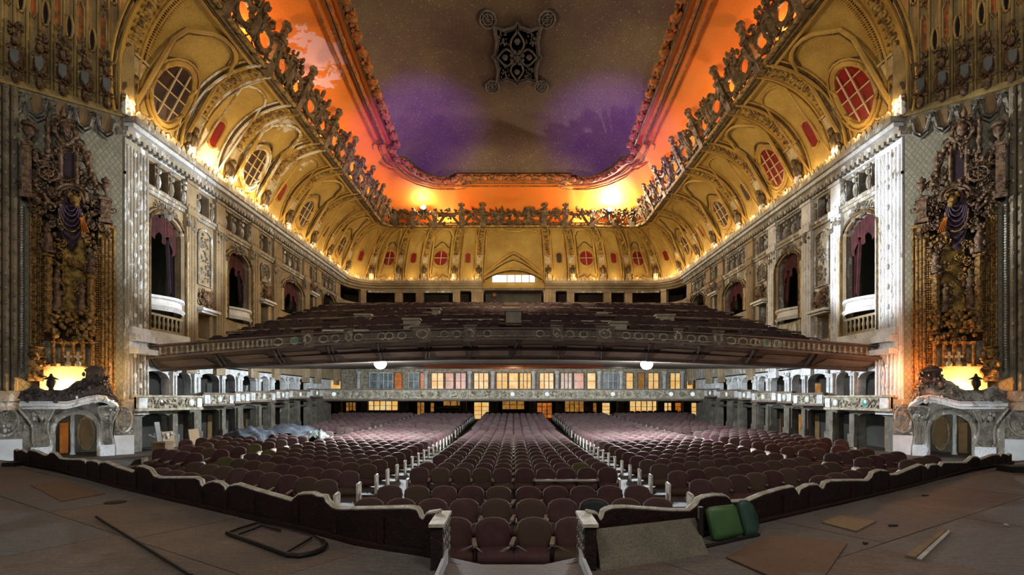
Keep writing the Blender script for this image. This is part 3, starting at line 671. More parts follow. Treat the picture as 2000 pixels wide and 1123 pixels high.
for (nm_, q0, q1) in ((-1, 12.95, 36.0), (0, 0, 12.95), (1, 12.95, 36.0)):
    for (bb, th, mt) in ((0.90, 0.07, 'gold'), (0.925, 0.05, 'gilt_dark'), (0.95, 0.09, 'gilt_dark'), (0.985, 0.08, 'gold_relief')):
        b = B(); lo, hi = (q0, q1) if nm_ else (-q1, q1)
        b.tube([cove((nm_ or 1) * lerp(lo, hi, k / 70), bb, 0.05) for k in range(71)], th, 6); obj('cove_moulding', b, mt, coves[nm_])
for g in (-1, 1):
    def par(s): return coves[g] if s > 12.95 else coves[0]
    for i, (s, rx, rz) in enumerate(OVALS):
        o = par(s); tf = ctf(g * s, 0.335)
        flaked = (g < 0 and i in (4,))
        b = B(tf); b.ring(0, 0.03, 0, rx * 1.16, rz * 1.16, 0.10); b.ring(0, 0.06, 0, rx * 1.42, rz * 1.32, 0.045)
        win = obj('oval_window', b, 'gold_flaked' if flaked else 'gold', o)
        red = (g > 0 and i in (5, 4, 1, 0)) or (g < 0 and i in (0, 1))
        nx = 2 if i < 3 else 3
        for a in range(nx):
            for c in range(nx + (1 if i > 3 else 0)):
                nz = nx + (1 if i > 3 else 0)
                x0, x1 = lerp(-1, 1, a / nx), lerp(-1, 1, (a + 1) / nx); z0, z1 = lerp(-1, 1, c / nz), lerp(-1, 1, (c + 1) / nz)
                poly = []
                for (px, pz) in ((x0, z0), (lerp(x0, x1, 0.5), z0), (x1, z0), (x1, lerp(z0, z1, 0.5)), (x1, z1), (lerp(x0, x1, 0.5), z1), (x0, z1), (x0, lerp(z0, z1, 0.5))):
                    d = sqrt(px * px + pz * pz); k = 1 / d if d > 1 else 1
                    poly.append((px * k * rx * 0.995, pz * k * rz * 0.995))
                bb = B(tf); bb.prism(poly, 0.0, 0.03); obj('pane', bb, 'red_glass' if red else 'dark_glass', win)
        bb = B(tf)
        for a in range(1, nx): x = lerp(-rx, rx, a / nx); h = rz * sqrt(max(0, 1 - (x / rx) ** 2)); bb.box(x - 0.022, x + 0.022, 0.02, 0.06, -h, h)
        for c in range(1, nz): z = lerp(-rz, rz, c / nz); h = rx * sqrt(max(0, 1 - (z / rz) ** 2)); bb.box(-h, h, 0.02, 0.06, z - 0.022, z + 0.022)
        obj('muntin', bb, 'muntin', win)
        # arched panel mould over the window, wavy sill below
        lo, hi = [r for r in RIBS if r < s][-1], ([r for r in RIBS if r > s] + [s_front(0.4) - 0.3])[0]
        h = (hi - lo) / 2 - (0.56 if s > 16 else 0.42)
        hw = lambda bb: h * (1.0 if s > 17 or s < 8 else 1 - 0.45 * bb)
        pts = [(s - hw(0.12), 0.12), (s - hw(0.6), 0.60), (s - hw(0.7), 0.70)] + [(s - hw(0.8) * 0.8 * cos(pi * k / 8), 0.70 + 0.17 * sin(pi * k / 8)) for k in range(1, 8)] + [(s + hw(0.7), 0.70), (s + hw(0.6), 0.60), (s + hw(0.12), 0.12)]
        for (th, c, sc) in ((0.08, 0.05, 1.0), (0.04, 0.02, 0.88)):
            b = B(); b.tube(cp([(g * (s + (q - s) * sc), bb * (1 if sc == 1 else 0.975)) for q, bb in pts], c), th, 6); obj('panel_moulding', b, ('gold_flaked' if flaked else 'gold') if sc == 1.0 else 'gilt_dark', o)  # the smaller dark copy draws the shade line inside the moulding
        b = B(); pts = [(s + h * (-0.95 + 1.9 * k / 20), 0.075 + 0.045 * abs(sin(pi * k / 20 * 2)) * (1 if 5 < k < 15 else 0.5)) for k in range(21)]
        b.tube(cp([(g * q, bb) for q, bb in pts], 0.04), 0.05, 6); obj('sill_scroll', b, 'gold', o); b = B(); b.tube(cp([(g * q, bb - 0.014) for q, bb in pts], 0.02), 0.035, 5); obj('sill_shade_line', b, 'gilt_dark', o)  # shade under the sill drawn as a dark tube
        b = B(); pts = [(s + h * (-0.9 + 1.8 * k / 20), 0.53 + 0.05 * cos(pi * (k / 20 - 0.5) * 2)) for k in range(21)]
        b.tube(cp([(g * q, bb) for q, bb in pts], 0.03), 0.04, 5); obj('window_hood', b, 'gilt_dark', o)
    for i, (s, rx, rz) in enumerate(SLOTS):
        o = par(s); tf = ctf(g * s, 0.335)
        out = [(rx * cos(a) if abs(cos(a)) > 0 else 0, (rz - rx) * (1 if sin(a) >= 0 else -1) + rx * sin(a)) for a in [2 * pi * k / 16 for k in range(16)]]
        red = (g < 0 and i in (0, 1, 2, 4, 5)) or (g > 0 and i in (1, 2, 3, 5))
        b = B(tf); b.tube([(x * 1.2, 0.03, z * 1.1) for x, z in out], 0.05, 5, closed=True); win = obj('slot_window', b, 'gold', o)
        b = B(tf); b.prism([(x, z) for x, z in out], 0, 0.04); obj('pane', b, 'red_glass' if red else 'dark_glass', win)
        lo, hi = [r for r in RIBS if r < s][-1], [r for r in RIBS if r > s][0]; h = (hi - lo) / 2 - (0.55 if s > 16 else 0.40)
        hw = lambda bb: h * (1.0 if s > 17 or s < 8 else 1 - 0.45 * bb)
        pts = [(s - hw(0.1), 0.10), (s - hw(0.7), 0.72)] + [(s - hw(0.8) * cos(pi * k / 6), 0.72 + 0.1 * sin(pi * k / 6)) for k in range(1, 6)] + [(s + hw(0.7), 0.72), (s + hw(0.1), 0.10)]
        b = B(); b.tube(cp([(g * q, bb) for q, bb in pts], 0.03), 0.04, 6); obj('panel_moulding', b, 'gold_flaked' if (g < 0 and i == 5) else 'gold', o)
    for i, s in enumerate(RIBS + [34.0]):
        o = par(s); w0 = 0.38 if s > 16 else (0.27 if s < 9 else 0.28)
        wd = lambda bb: w0 * (1 - (0.5 * bb if 9 < s < 17 else 0.08 * bb))
        fl = g < 0 and i in (9, 10, 11)
        ss = lambda bb: s if s < 33 else s_front(bb) - 0.35
        b = B(); n = 16
        for k in range(n):                       # raised band
            b0, b1 = 0.97 * k / n, 0.97 * (k + 1) / n
            vs = [cove(g * (ss(q) + d * wd(q)), q, c) for q in (b0, b1) for (d, c) in ((-1, 0.0), (-1, 0.09), (1, 0.09), (1, 0.0))]
            b.add(vs, [(0, 1, 5, 4), (1, 2, 6, 5), (2, 3, 7, 6)])
        rib = obj('rib', b, 'gold', o)
        b = B()
        for d in (-1, 1): b.tube([cove(g * (ss(k / n * 0.97) + d * wd(k / n)), k / n * 0.97, 0.1) for k in range(n + 1)], 0.055, 6)
        b2 = B()
        for d in (-1.62, 1.62): b.tube([cove(g * (ss(k / n * 0.97) + d * wd(k / n)), k / n * 0.97, 0.04) for k in range(n + 1)], 0.04, 5)
        for d in (-1.33, 1.33): b2.tube([cove(g * (ss(k / n * 0.97) + d * wd(k / n)), k / n * 0.97, 0.03) for k in range(n + 1)], 0.035, 5)
        obj('rib_moulding', b, 'gold_flaked' if fl else 'gold', rib); obj('rib_shade_line', b2, 'gilt_dark', rib)  # shade in the creases beside the rib drawn as dark tubes
        b = B(); m = 26
        for k in range(m):                       # carved strip: lozenges and leaves
            q = 0.36 + 0.58 * k / m; tf = cframe(g * ss(q), q); bb = B(tf)
            bb.blob((0, 0.11, 0), wd(q) * (0.62 if k % 2 else 0.35), 0.06, 0.07, 6, 4)
            if k % 2: bb.blob((wd(q) * 0.5, 0.11, 0.06), 0.05, 0.05, 0.06, 5, 3); bb.blob((-wd(q) * 0.5, 0.11, -0.05), 0.05, 0.05, 0.06, 5, 3)
            b.add(bb.v, bb.f)
        obj('rib_carving', b, 'gold_relief', rib, sharp=60)
        tf = cframe(g * s, 0.30); b = B(tf); b.box(-w0 * 0.9, w0 * 0.9, 0.09, 0.13, -0.22, 0.26); b.box(-w0 * 1.2, w0 * 1.2, 0.09, 0.16, 0.30, 0.36); obj('rib_tablet', b, 'cream_relief', rib)
        # figure bracket and white acanthus at the foot of the rib
        tf = cframe(g * s, 0.13); b = B(tf); k = 0.8 if s < 13 else 1.0
        b.blob((0, 0.2, 0.1), 0.17 * k, 0.16, 0.36 * k, 8, 6); b.blob((0, 0.3, 0.52 * k), 0.12 * k, 0.12, 0.13 * k, 8, 6)
        for d in (-1, 1): b.blob((d * 0.2 * k, 0.2, 0.2), 0.09, 0.1, 0.22 * k); b.blob((d * 0.16 * k, 0.22, -0.22), 0.1, 0.1, 0.16)
        obj('rib_figure', b, 'gilt_dark', rib)
        tf = cframe(g * s, 0.035); b = B(tf)
        for d in (-1, 0, 1):
            for q in range(3): b.blob((d * 0.15 * k, 0.24 + 0.05 * (d == 0), -0.1 + 0.2 * q), 0.1 * k, 0.09, 0.13, 6, 4)
        b.blob((0, 0.26, 0.5), 0.13 * k, 0.1, 0.12); obj('rib_acanthus', b, 'wall_white' if s > 19 else 'cream_relief', rib)
    # cresting along the cornice
    b = B(); s = 2.5
    while s < SEND - 0.1:
        x = W(g * s, 0.46, ZC); tf = (lambda P, E, N: (lambda a, c, z: (P[0] + E[0] * a + N[0] * c, P[1] + E[1] * a + N[1] * c, P[2] + z)))(x, (-plan(g * s)[1][1], plan(g * s)[1][0]), plan(g * s)[1])
        bb = B(tf); bb.prism([(-0.09, 0), (0.09, 0), (0.1, 0.12), (0, 0.24), (-0.1, 0.12)], -0.03, 0.03); b.add(bb.v, bb.f); s += 0.27
    obj('cornice_cresting', b, 'cream_relief', walls[g], kind='stuff')
    # cove lamps
    s = 3.0
    while s < SEND:
        near = s > 24
        bright = 1.0
        if g < 0 and 26 < s < 30.5: bright = 3.4
        elif s > 31: bright = 0.7
        light('cove_lamp', 'POINT', W(g * s, 0.52, ZC + 0.30), LIGHTS_COVE['energy'] * bright * (0.55 if s < 12 else 1.0), LIGHTS_COVE['col'], 0.08); s += 1.55
# ================================================================ CEILING
GP = [(0, 33.6), (3.8, 33.6), (3.8, 34.1), (5.0, 34.1), (5.75, 33.6), (6.35, 32.7), (6.7, 31.4), (7.15, 31.2), (7.15, 29.5), (6.75, 29.3), (6.6, 25), (6.38, 21), (6.15, 18), (5.8, 10)]
def resample(pts, n):
    L = [0]
    for p, q in zip(pts, pts[1:]): L.append(L[-1] + math.dist(p, q))
    out, j = [], 0
    for i in range(n + 1):
        t = L[-1] * i / n
        while j < len(pts) - 2 and L[j + 1] < t: j += 1
        k = (t - L[j]) / max(1e-9, L[j + 1] - L[j]); out.append(tuple(lerp(a, c, k) for a, c in zip(pts[j], pts[j + 1])))
    return out
ZG, ZP = 14.6, 16.2
inner = resample(GP, 90)
outer_half = []
for i in range(91):
    s = 38.0 * i / 90
    (x, y), (nx, ny) = topplan(s); outer_half.append((x - nx * 1.9, y - ny * 1.9))
outer = resample(outer_half, 90)
b = B()
for g in (-1, 1):
    vs, fs = [], []; m = 8
    for i in range(91):
        for j in range(m + 1):
            t = j / m; x, y = lerp(outer[i][0], inner[i][0], t), lerp(outer[i][1], inner[i][1], t)
            vs.append((g * x, y, 12.55 + (ZG - 12.55) * sin(t * pi / 2) ** 0.9))
    fs = [(i * (m + 1) + j, (i + 1) * (m + 1) + j, (i + 1) * (m + 1) + j + 1, i * (m + 1) + j + 1) for i in range(90) for j in range(m)]
    b.add(vs, fs)
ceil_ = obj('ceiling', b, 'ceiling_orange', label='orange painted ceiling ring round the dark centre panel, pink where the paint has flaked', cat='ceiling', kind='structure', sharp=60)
b = B()
for g in (-1, 1):
    for p, q in zip(inner, inner[1:]): b.add([(g * p[0], p[1], ZG - 0.02), (g * q[0], q[1], ZG - 0.02), (g * q[0], q[1], ZG + 0.2), (g * p[0], p[1], ZG + 0.2)], [(0, 1, 2, 3)])
obj('panel_fascia', b, 'garland', ceil_)
def dome(x, y):                      # shallow saucer dome over the rim
    d = max(0.0, min(7.3 - abs(x), 34.3 - y)); k = min(1.0, d / 4.2)
    return ZG + 0.05 + (ZP - ZG - 0.05) * (1 - (1 - k) ** 2.2)
b = B(); b.grid(lambda i, j: (-7.4 + 14.8 * i, 9 + 25.4 * j, dome(-7.4 + 14.8 * i, 9 + 25.4 * j)), 40, 60); obj('centre_panel', b, 'ceiling_panel', ceil_, sharp=60)
# outer shell over the orange ring so that no light leaks
def offset_path(d, z, pts=GP):
    out = []
    P = resample(pts, 120)
    for i, p in enumerate(P):
        a, c = P[max(0, i - 1)], P[min(len(P) - 1, i + 1)]; tx, ty = c[0] - a[0], c[1] - a[1]; l = math.hypot(tx, ty)
        out.append((p[0] - ty / l * d, p[1] + tx / l * d, z))
    return out
for g in (-1, 1):
    for d, z, th, mt in ((0.15, ZG - 0.05, 0.10, 'gilt_dark'), (0.55, ZG - 0.10, 0.07, 'garland'), (0.68, ZG - 0.12, 0.04, 'gilt_dark'), (1.0, ZG - 0.2, 0.05, 'garland')):
        b = B(); b.tube([(g * x, y, zz) for x, y, zz in offset_path(d, z)], th, 6); obj('border_moulding', b, mt, ceil_)
    P = resample(GP, 95)
    for i, p in enumerate(P):
        if p[1] < 17: continue
        q = P[min(len(P) - 1, i + 1)]; a = atan2(q[1] - p[1], q[0] - p[0])
        b = B(lambda x, y, z, p=p, a=a: (g * (p[0] - y * sin(a) * -1 * -1 + x * cos(a)), p[1] + y * cos(a) + x * sin(a), z))
        if i % 3 == 0: b.lathe([(0.05, -0.16), (0.2, -0.1), (0.23, 0), (0.18, 0.1), (0.05, 0.12)], (0, -0.12, ZG - 0.12), 8)
        else:
            for k in range(4): b.blob((R(-0.14, 0.14), -0.12 + R(-0.16, 0.16), ZG - 0.1 + R(-0.06, 0.06)), 0.11, 0.09, 0.08, 5, 3)
        obj('garland_rose' if i % 3 == 0 else 'garland_leaves', b, 'garland', ceil_, sharp=60)
# medallion
mx, my = 0.17, 24.1; b = B(lambda x, y, z: (mx + x, my + y, ZP + 0.02 - z))
def star(r0, r1, n, sx, sy, ph=0): return [((r0 if k % 2 else r1) * cos(ph + pi * k / n) * sx, (r0 if k % 2 else r1) * sin(ph + pi * k / n) * sy) for k in range(2 * n)]
XM, YM = 1.04, 1.95
outl = []
for (x, y) in ((1, 1), (0.55, 0.9), (0.12, 1.0), (0, 1.14), (-0.12, 1.0), (-0.55, 0.9), (-1, 1), (-0.9, 0.5), (-1.0, 0.1), (-1.14, 0), (-1.0, -0.1), (-0.9, -0.5), (-1, -1), (-0.55, -0.9), (-0.12, -1.0), (0, -1.14), (0.12, -1.0), (0.55, -0.9), (1, -1), (0.9, -0.5), (1, -0.1), (1.14, 0), (1, 0.1), (0.9, 0.5)): outl.append((x * XM, y * YM, 0.1))
b.tube(outl, 0.06, 6, closed=True); b.tube([(x * 0.9, y * 0.92, 0.1) for x, y, _ in outl], 0.03, 5, closed=True)
med = obj('medallion', b, 'medallion', ceil_)
b = B(lambda x, y, z: (mx + x, my + y, ZP + 0.02 - z)); b.prism([(x * 0.93, y * 0.95) for x, y, _ in outl], 0.0, 0.02, 'xy'); obj('medallion_ground', b, 'void', med)
b = B(lambda x, y, z: (mx + x, my + y, ZP + 0.02 - z))
for k in range(4):
    a = k * pi / 2; pet = [(lerp(0.1, 1.0, t), 0.34 * sin(pi * min(1, t * 1.15)) * (1 - 0.3 * t)) for t in [i / 10 for i in range(11)]]
    pts = pet + [(x, -y) for x, y in pet[::-1]]
    b.tube([((x * cos(a) - y * sin(a)) * XM, (x * sin(a) + y * cos(a)) * YM * 1.0, 0.14) for x, y in pts], 0.05, 6, closed=True)
    b.blob((0.55 * cos(a) * XM, 0.55 * sin(a) * YM, 0.12), 0.16, 0.2, 0.1)
for k in range(8): a = k * pi / 4 + pi / 8; b.blob((0.28 * cos(a), 0.42 * sin(a), 0.14), 0.09, 0.13, 0.08)
b.blob((0, 0, 0.16), 0.14, 0.18, 0.12)
for gx in (-1, 1):
    for gy in (-1, 1):
        for k in range(26):
            x, y = R(0.38, 0.86), R(0.38, 0.86); b.ring(gx * x * XM, 0, 0, 0.01, 0.01, 0.001) if False else b.blob((gx * x * XM, gy * y * YM, 0.08), R(0.03, 0.06), R(0.05, 0.09), 0.05, 5, 3)
obj('medallion_flower', b, 'medallion', med)
for gx in (-1, 1):
    for gy in (-1, 1):
        b = B(lambda x, y, z: (mx + x, my + y, ZP + 0.02 - z)); cx, cy = gx * 1.22 * XM, gy * 1.2 * YM; r = 0.34
        for rr, th in ((1, 0.05), (0.62, 0.03)): b.tube([(cx + r * rr * cos(2 * pi * k / 16), cy + r * 1.5 * rr * sin(2 * pi * k / 16), 0.08) for k in range(16)], th, 5, closed=True)
        for k in range(8): a = k * pi / 4; b.tube([(cx, cy, 0.08), (cx + r * cos(a), cy + r * 1.5 * sin(a), 0.08)], 0.022, 4)
        obj('medallion_roundel', b, 'medallion', med)

# ---------------------------------------------------------------- openwork lattice along the top of the cove
def LT(s, c, z):
    (x, y), (nx, ny) = topplan(s); z *= interp([(0, 0.95), (11, 0.95), (17, 1.18), (99, 1.18)], abs(s)); k = 0.46 * max(z, -0.2) - 0.12 + c
    return (x + nx * k, y + ny * k, ZT - 0.05 + z)
def tlen(s0, s1): return math.dist(topplan(s0)[0], topplan(s1)[0])
def lfoot(s):    # a metric frame on the lattice line
    P = Vector(LT(s, 0, 0)); e = Vector(LT(s + 0.05, 0, 0)) - Vector(LT(s - 0.05, 0, 0)); e.normalize(); up = (Vector(LT(s, 0, 1)) - P); n = Vector((-e.y, e.x, 0)); 
    if n.dot(Vector((0, 20, 0)) - Vector((P.x, P.y, 0))) < 0: n = -n
    return lambda a, c, z: tuple(P + e * a + n * c + up * z)
lat = {}
for g, nm in ((-1, 'left'), (0, 'back'), (1, 'right')):
    e = thing('trim_lattice_' + nm, {-1: (-TX, 24, ZT), 0: (0, TY, ZT), 1: (TX, 24, ZT)}[g], 'dark gilded openwork cresting between the %s cove and the orange ceiling' % nm, 'lattice', kind='structure'); lat[g] = e
for g in (-1, 1):
    edges = RIBS + [33.8, 36.5]
    for i, (s0, s1) in enumerate(zip([0.0] + edges, edges)):
        e = lat[0] if s1 <= 13.0 else lat[g]
        f = lambda a, c, z, g=g: LT(g * a, c, z)
        L = tlen(s0, s1); wide = L > 1.9 or i == 0
        b = B()
        N = 10
        wave = lambda t: 0.80 + (0.10 * cos(2 * pi * t * 2) if wide else 0.06 * cos(2 * pi * t))
        b.tube([f(lerp(s0, s1, k / N), 0.0, 0.03) for k in range(N + 1)], 0.11, 6); b.tube([f(lerp(s0, s1, k / N), 0.06, 0.20) for k in range(N + 1)], 0.05, 5)
        b.tube([f(lerp(s0, s1, k / N), 0.0, wave(k / N)) for k in range(N + 1)], 0.10, 6)
        for k in range(int(L * 14)): b.blob(f(lerp(s0, s1, R(0, 1)), R(-0.04, 0.08), R(0.66, 1.05)), R(0.07, 0.14), None, R(0.07, 0.13), 5, 3)
        for k in range(int(L * 9)): b.blob(f(lerp(s0, s1, R(0, 1)), R(0, 0.08), R(-0.05, 0.28)), R(0.06, 0.12), None, None, 5, 3)
        seg = obj('lattice_panel', b, 'gilt_dark', e, sharp=60)
        mid = (s0 + s1) / 2
        if wide:
            for q in (0.27, 0.73):
                tf = lfoot(g * lerp(s0, s1, q)); bb = B(tf); r = min(0.36, L * 0.13)
                bb.ring(0, 0.02, 0.48, r * 1.25, 0.27, 0.10, 16); obj('lattice_ring', bb, 'gilt_dark', seg)
            tf = lfoot(g * mid); bb = B(tf); bb.blob((0, 0.06, 0.5), 0.2, 0.12, 0.34, 8, 6)
            for d in (-1, 1): bb.spiral(d * 0.26, 0.05, 0.74, 0.17, 1.4, d, pi / 2); bb.spiral(d * 0.24, 0.05, 0.22, 0.14, 1.3, -d, -pi / 2)
            bb.leafy(-0.42, 0.42, 0.15, 1.15, 0.1, 30, 0.11); obj('lattice_cartouche', bb, 'gilt_dark', seg)
        else:
            bb = B()
            for (p, q) in ((0.08, 0.42), (0.92, 0.58)):
                bb.tube([f(lerp(s0, s1, p), 0.0, 0.05), f(lerp(s0, s1, q), 0.03, 0.8)], 0.10, 6)
            tf = lfoot(g * mid); b2 = B(tf); b2.leafy(-0.22, 0.22, 0.45, 1.15, 0.06, 18, 0.1); b2.spiral(-0.16, 0.06, 0.85, 0.15, 1.4, 1, 0); b2.spiral(0.16, 0.06, 0.85, 0.15, 1.4, -1, pi)
            bb.add(b2.v, b2.f); obj('lattice_strut', bb, 'gilt_dark', seg, sharp=60)
        if s0 > 0.1 and 4.5 < s0 < 12.9:
            tf = lfoot(g * s0); bb = B(tf); bb.box(-0.17, 0.17, -0.1, 0.16, -0.1, 0.9); bb.leafy(-0.22, 0.22, 0.3, 1.12, 0.14, 18, 0.09); obj('lattice_post', bb, 'gilt_dark', e, sharp=60)
        elif s0 > 0.1:
            tf = lfoot(g * s0); bb = B(tf); bb.box(-0.19, 0.19, -0.1, 0.16, -0.1, 0.95); bb.box(-0.24, 0.24, -0.12, 0.2, 0.86, 0.96); bb.box(-0.13, 0.13, -0.08, 0.12, 0.96, 1.04)
            bb.blob((0, 0.04, 1.10), 0.19, 0.16, 0.10); bb.box(-0.11, 0.11, -0.06, 0.12, 1.12, 1.30)
            for d in (-1, 0, 1): bb.blob((d * 0.15, 0.04, 1.36 + 0.04 * (d == 0)), 0.12, 0.12, 0.10)
            bb.leafy(-0.16, 0.16, 0.2, 0.8, 0.16, 9, 0.07); obj('lattice_finial', bb, 'gilt_dark', e, sharp=60)

# lamps standing behind the lattice
for g in (-1, 1):
    for s in (6.0, 15.5, 19.5, 23.5, 27.5, 31.5, 35.0):
        (x, y), (nx, ny) = topplan(g * s)
        en = {6.0: 170, 15.5: 120}.get(s, 150)
        light('ceiling_cove_lamp', 'POINT', (x - nx * 0.8, y - ny * 0.8, 12.75), en, (1.0, 0.62, 0.32), 0.15)
CEIL_L = {-1: at(828, 406, 35.9), 1: at(1190, 410, 35.9)}
for g, p in CEIL_L.items():
    t = thing('ceiling_floodlight', (p[0], p[1], p[2] - 0.3), 'bright warm floodlight glaring behind the back lattice, %s one of two' % SIDE[g], 'floodlight', group='ceiling floodlights')
    b = B(); b.lathe([(0.02, -0.12), (0.14, -0.11), (0.14, -0.09), (0.02, -0.09)], (p[0], p[1] - 0.02, p[2]), 12, axis='y'); obj('lens', b, 'lamp_warm', t)
    b = B(); b.lathe([(0.17, -0.10), (0.19, -0.02), (0.13, 0.14), (0.05, 0.18)], p, 12, axis='y'); b.box(p[0] - 0.03, p[0] + 0.03, p[1] - 0.02, p[1] + 0.05, p[2] - 0.75, p[2] - 0.15); obj('housing', b, 'black_steel', t)
    light('ceiling_flood', 'POINT', (p[0], p[1] - 0.25, p[2] + 0.1), 1500 if g > 0 else 260, (1.0, 0.86, 0.66), 0.05)

# ================================================================ ORGAN SCREENS, PORTALS AND PROSCENIUM ENDS
def OG(g):
    def tf(a, c, z): return (g * (12.25 + 0.768 * a - 0.640 * c), 15.95 - 0.640 * a - 0.768 * c, z)
    return tf
def OAZ(u, v):
    k = abs(u - U0) / F; a = (15.95 * k - 12.25) / (0.768 + 0.640 * k); Y = 15.95 - 0.64 * a
    return a, (V0 - v) * Y / F
def oa(u): return OAZ(u, 0)[0]
def oz(u, v): return OAZ(u, v)[1]
for g in (-1, 1):
    T = OG(g); S = SIDE[g]
    # wall with damask pattern, opening of the portal left free
    b = B(T); a0, a1 = -0.15, 5.2
    o0, o1 = oa(193), oa(104)
    arch_wall(b, a0, a1, -2.0, ZC + 0.3, o0, o1, -1.75, -0.95, 0.55, 0.25)
    wf = obj('wall_front_' + S, b, 'damask', label='%s front wall with diamond pattern behind the organ screen' % S, cat='wall', kind='structure')
    # scalloped border at the top of the wall
    b = B(T); zt = 8.65
    for k in range(5):
        c = 0.34 + k * 0.52
        b.tube([(c - 0.26, 0.06, zt), (c - 0.2, 0.06, zt - 0.12), (c - 0.14, 0.06, zt - 0.42), (c, 0.06, zt - 0.55), (c + 0.14, 0.06, zt - 0.42), (c + 0.2, 0.06, zt - 0.12), (c + 0.26, 0.06, zt)], 0.045, 5)
        b.tube([(c - 0.26, 0.05, zt - 0.1), (c - 0.22, 0.05, zt - 0.24), (c - 0.17, 0.05, zt - 0.52), (c, 0.05, zt - 0.68), (c + 0.17, 0.05, zt - 0.52), (c + 0.22, 0.05, zt - 0.24), (c + 0.26, 0.05, zt - 0.1)], 0.03, 5)
    obj('scalloped_border', b, 'stone_relief', wf)
    for k in range(5):
        c = 0.34 + k * 0.52; bb = B(T); bb.prism([(c - 0.11, zt + 0.1), (c - 0.11, zt - 0.36), (c, zt - 0.46), (c + 0.11, zt - 0.36), (c + 0.11, zt + 0.1)], 0.0, 0.03); obj('scallop_niche', bb, 'wood_box', wf)
        bb = B(T); c2 = c + 0.26; bb.spiral(c2 - 0.06, 0.06, zt - 0.02, 0.10, 1.3, 1, 0); bb.spiral(c2 + 0.06, 0.06, zt - 0.02, 0.10, 1.3, -1, pi); obj('scallop_scroll', bb, 'stone_relief', wf)
    # reeded proscenium column with rosettes at the edge of the picture
    t = thing('reeded_column', T(oa(20), 0, -1.7), 'reeded grey proscenium column studded with rosettes at the far %s' % S, 'column', group='proscenium columns')
    for k in range(14):
        b = B(T); a = oa(40) + 0.115 + k * 0.165
        b.tube([(a, 0.1, 0.25), (a, 0.1, 8.75)], 0.078, 8); r = obj('reed', b, 'reed_paint', t)
        b = B(T)
        for q in range(22): b.blob((a, 0.19, 0.5 + q * 0.4 + (0.2 if k % 2 else 0)), 0.04, 0.035, 0.06)
        obj('rosette_string', b, 'stone_relief', r)
    b = B(T); a = oa(43)
    for q in range(62): b.blob((a, 0.16, 0.9 + q * 0.075), 0.034, 0.034, 0.036, 6, 4)
    obj('bead_string', b, 'wall_flaked', t, sharp=60)
    b = B(T); b.box(oa(42), 5.2, 0, 0.3, -0.05, 0.22); b.box(oa(42), 5.2, 0, 0.24, -0.3, -0.05); obj('column_base', b, 'wall_flaked', t)
    # golden ribbed vault over the front wall
    def VT(a, c, z):
        k = 1 - 0.055 * (z - ZC) / 2.94; p = T(a, c, z); return (p[0] * k, p[1] * k, z)
    b = B(VT); b.grid(lambda i, j: (-0.35 + 5.5 * i, 0.0, ZC - 0.05 + 4.8 * j), 20, 6)
    va = obj('ceiling_vault_' + S, b, 'gold_old', label='ribbed golden vault over the %s front wall with dark oval openings' % S, cat='vault', kind='structure')
    b = B(VT); b.box(-0.3, 5.1, 0.0, 0.1, ZC - 0.06, ZC + 0.1); obj('vault_sill', b, 'gold_old', va)
    for k in range(19):
        a = 0.02 + k * 0.26; b = B(VT)
        b.tube([(a, 0.05, ZC + (0.75 if k % 2 else 0.1)), (a, 0.05, ZC + 4.6)], 0.035, 5); b.tube([(a + 0.06, 0.03, ZC + 0.1), (a + 0.06, 0.03, ZC + 4.6)], 0.02, 5); obj('vault_rib', b, 'gold_old', va)
    for k in range(9):
        a = 0.16 + k * 0.52; b = B(VT)                    # plain strip with dark ovals
        for z in (ZC + 1.55 + k * 0.12, ZC + 3.0): b.ring(a, 0.05, z, 0.085, 0.28, 0.035, 14)
        w_ = obj('vault_oval', b, 'gold_old', va)
        for z in (ZC + 1.55 + k * 0.12, ZC + 3.0):
            b = B(VT); b.prism([(a + 0.07 * cos(2 * pi * q / 12), z + 0.25 * sin(2 * pi * q / 12)) for q in range(12)], 0.01, 0.03); obj('oval_opening', b, 'void', w_)
        a = 0.42 + k * 0.52; b = B(VT)                    # strip with framed red lozenge
        z = ZC + 1.9 + 0.1 * k
        b.tube([(a - 0.08, 0.05, z - 0.35), (a, 0.05, z - 0.5), (a + 0.08, 0.05, z - 0.35), (a + 0.08, 0.05, z + 0.35), (a, 0.05, z + 0.5), (a - 0.08, 0.05, z + 0.35)], 0.025, 5, closed=True); l_ = obj('vault_lozenge', b, 'gold_old', va)
        b = B(VT); b.prism([(a - 0.07, z - 0.33), (a, z - 0.46), (a + 0.07, z - 0.33), (a + 0.07, z + 0.33), (a, z + 0.46), (a - 0.07, z + 0.33)], 0.0, 0.03); obj('lozenge_field', b, 'garland', l_)
        b = B(VT); b.leafy(a - 0.09, a + 0.09, z + 0.6, z + 1.5, 0.05, 26, 0.05, 0.02); obj('vault_carving', b, 'gold_relief', va)
    for k in range(9):                                    # big brackets with shields at the foot of the vault
        a = 0.34 + k * 0.50; b = B(VT)
        b.blob((a, 0.22, ZC + 0.55), 0.15, 0.14, 0.24, 8, 6); b.blob((a, 0.2, ZC + 0.98), 0.10, 0.10, 0.13); b.blob((a, 0.2, ZC + 0.14), 0.1, 0.12, 0.16)
        for d in (-1, 1): b.spiral(a + d * 0.14, 0.24, ZC + 0.36, 0.11, 1.4, d, pi / 2); b.spiral(a + d * 0.12, 0.24, ZC + 0.78, 0.1, 1.4, -d, -pi / 2)
        b.leafy(a - 0.14, a + 0.14, ZC + 0.9, ZC + 1.45, 0.14, 20, 0.06); br = obj('vault_bracket', b, 'bronze', va)
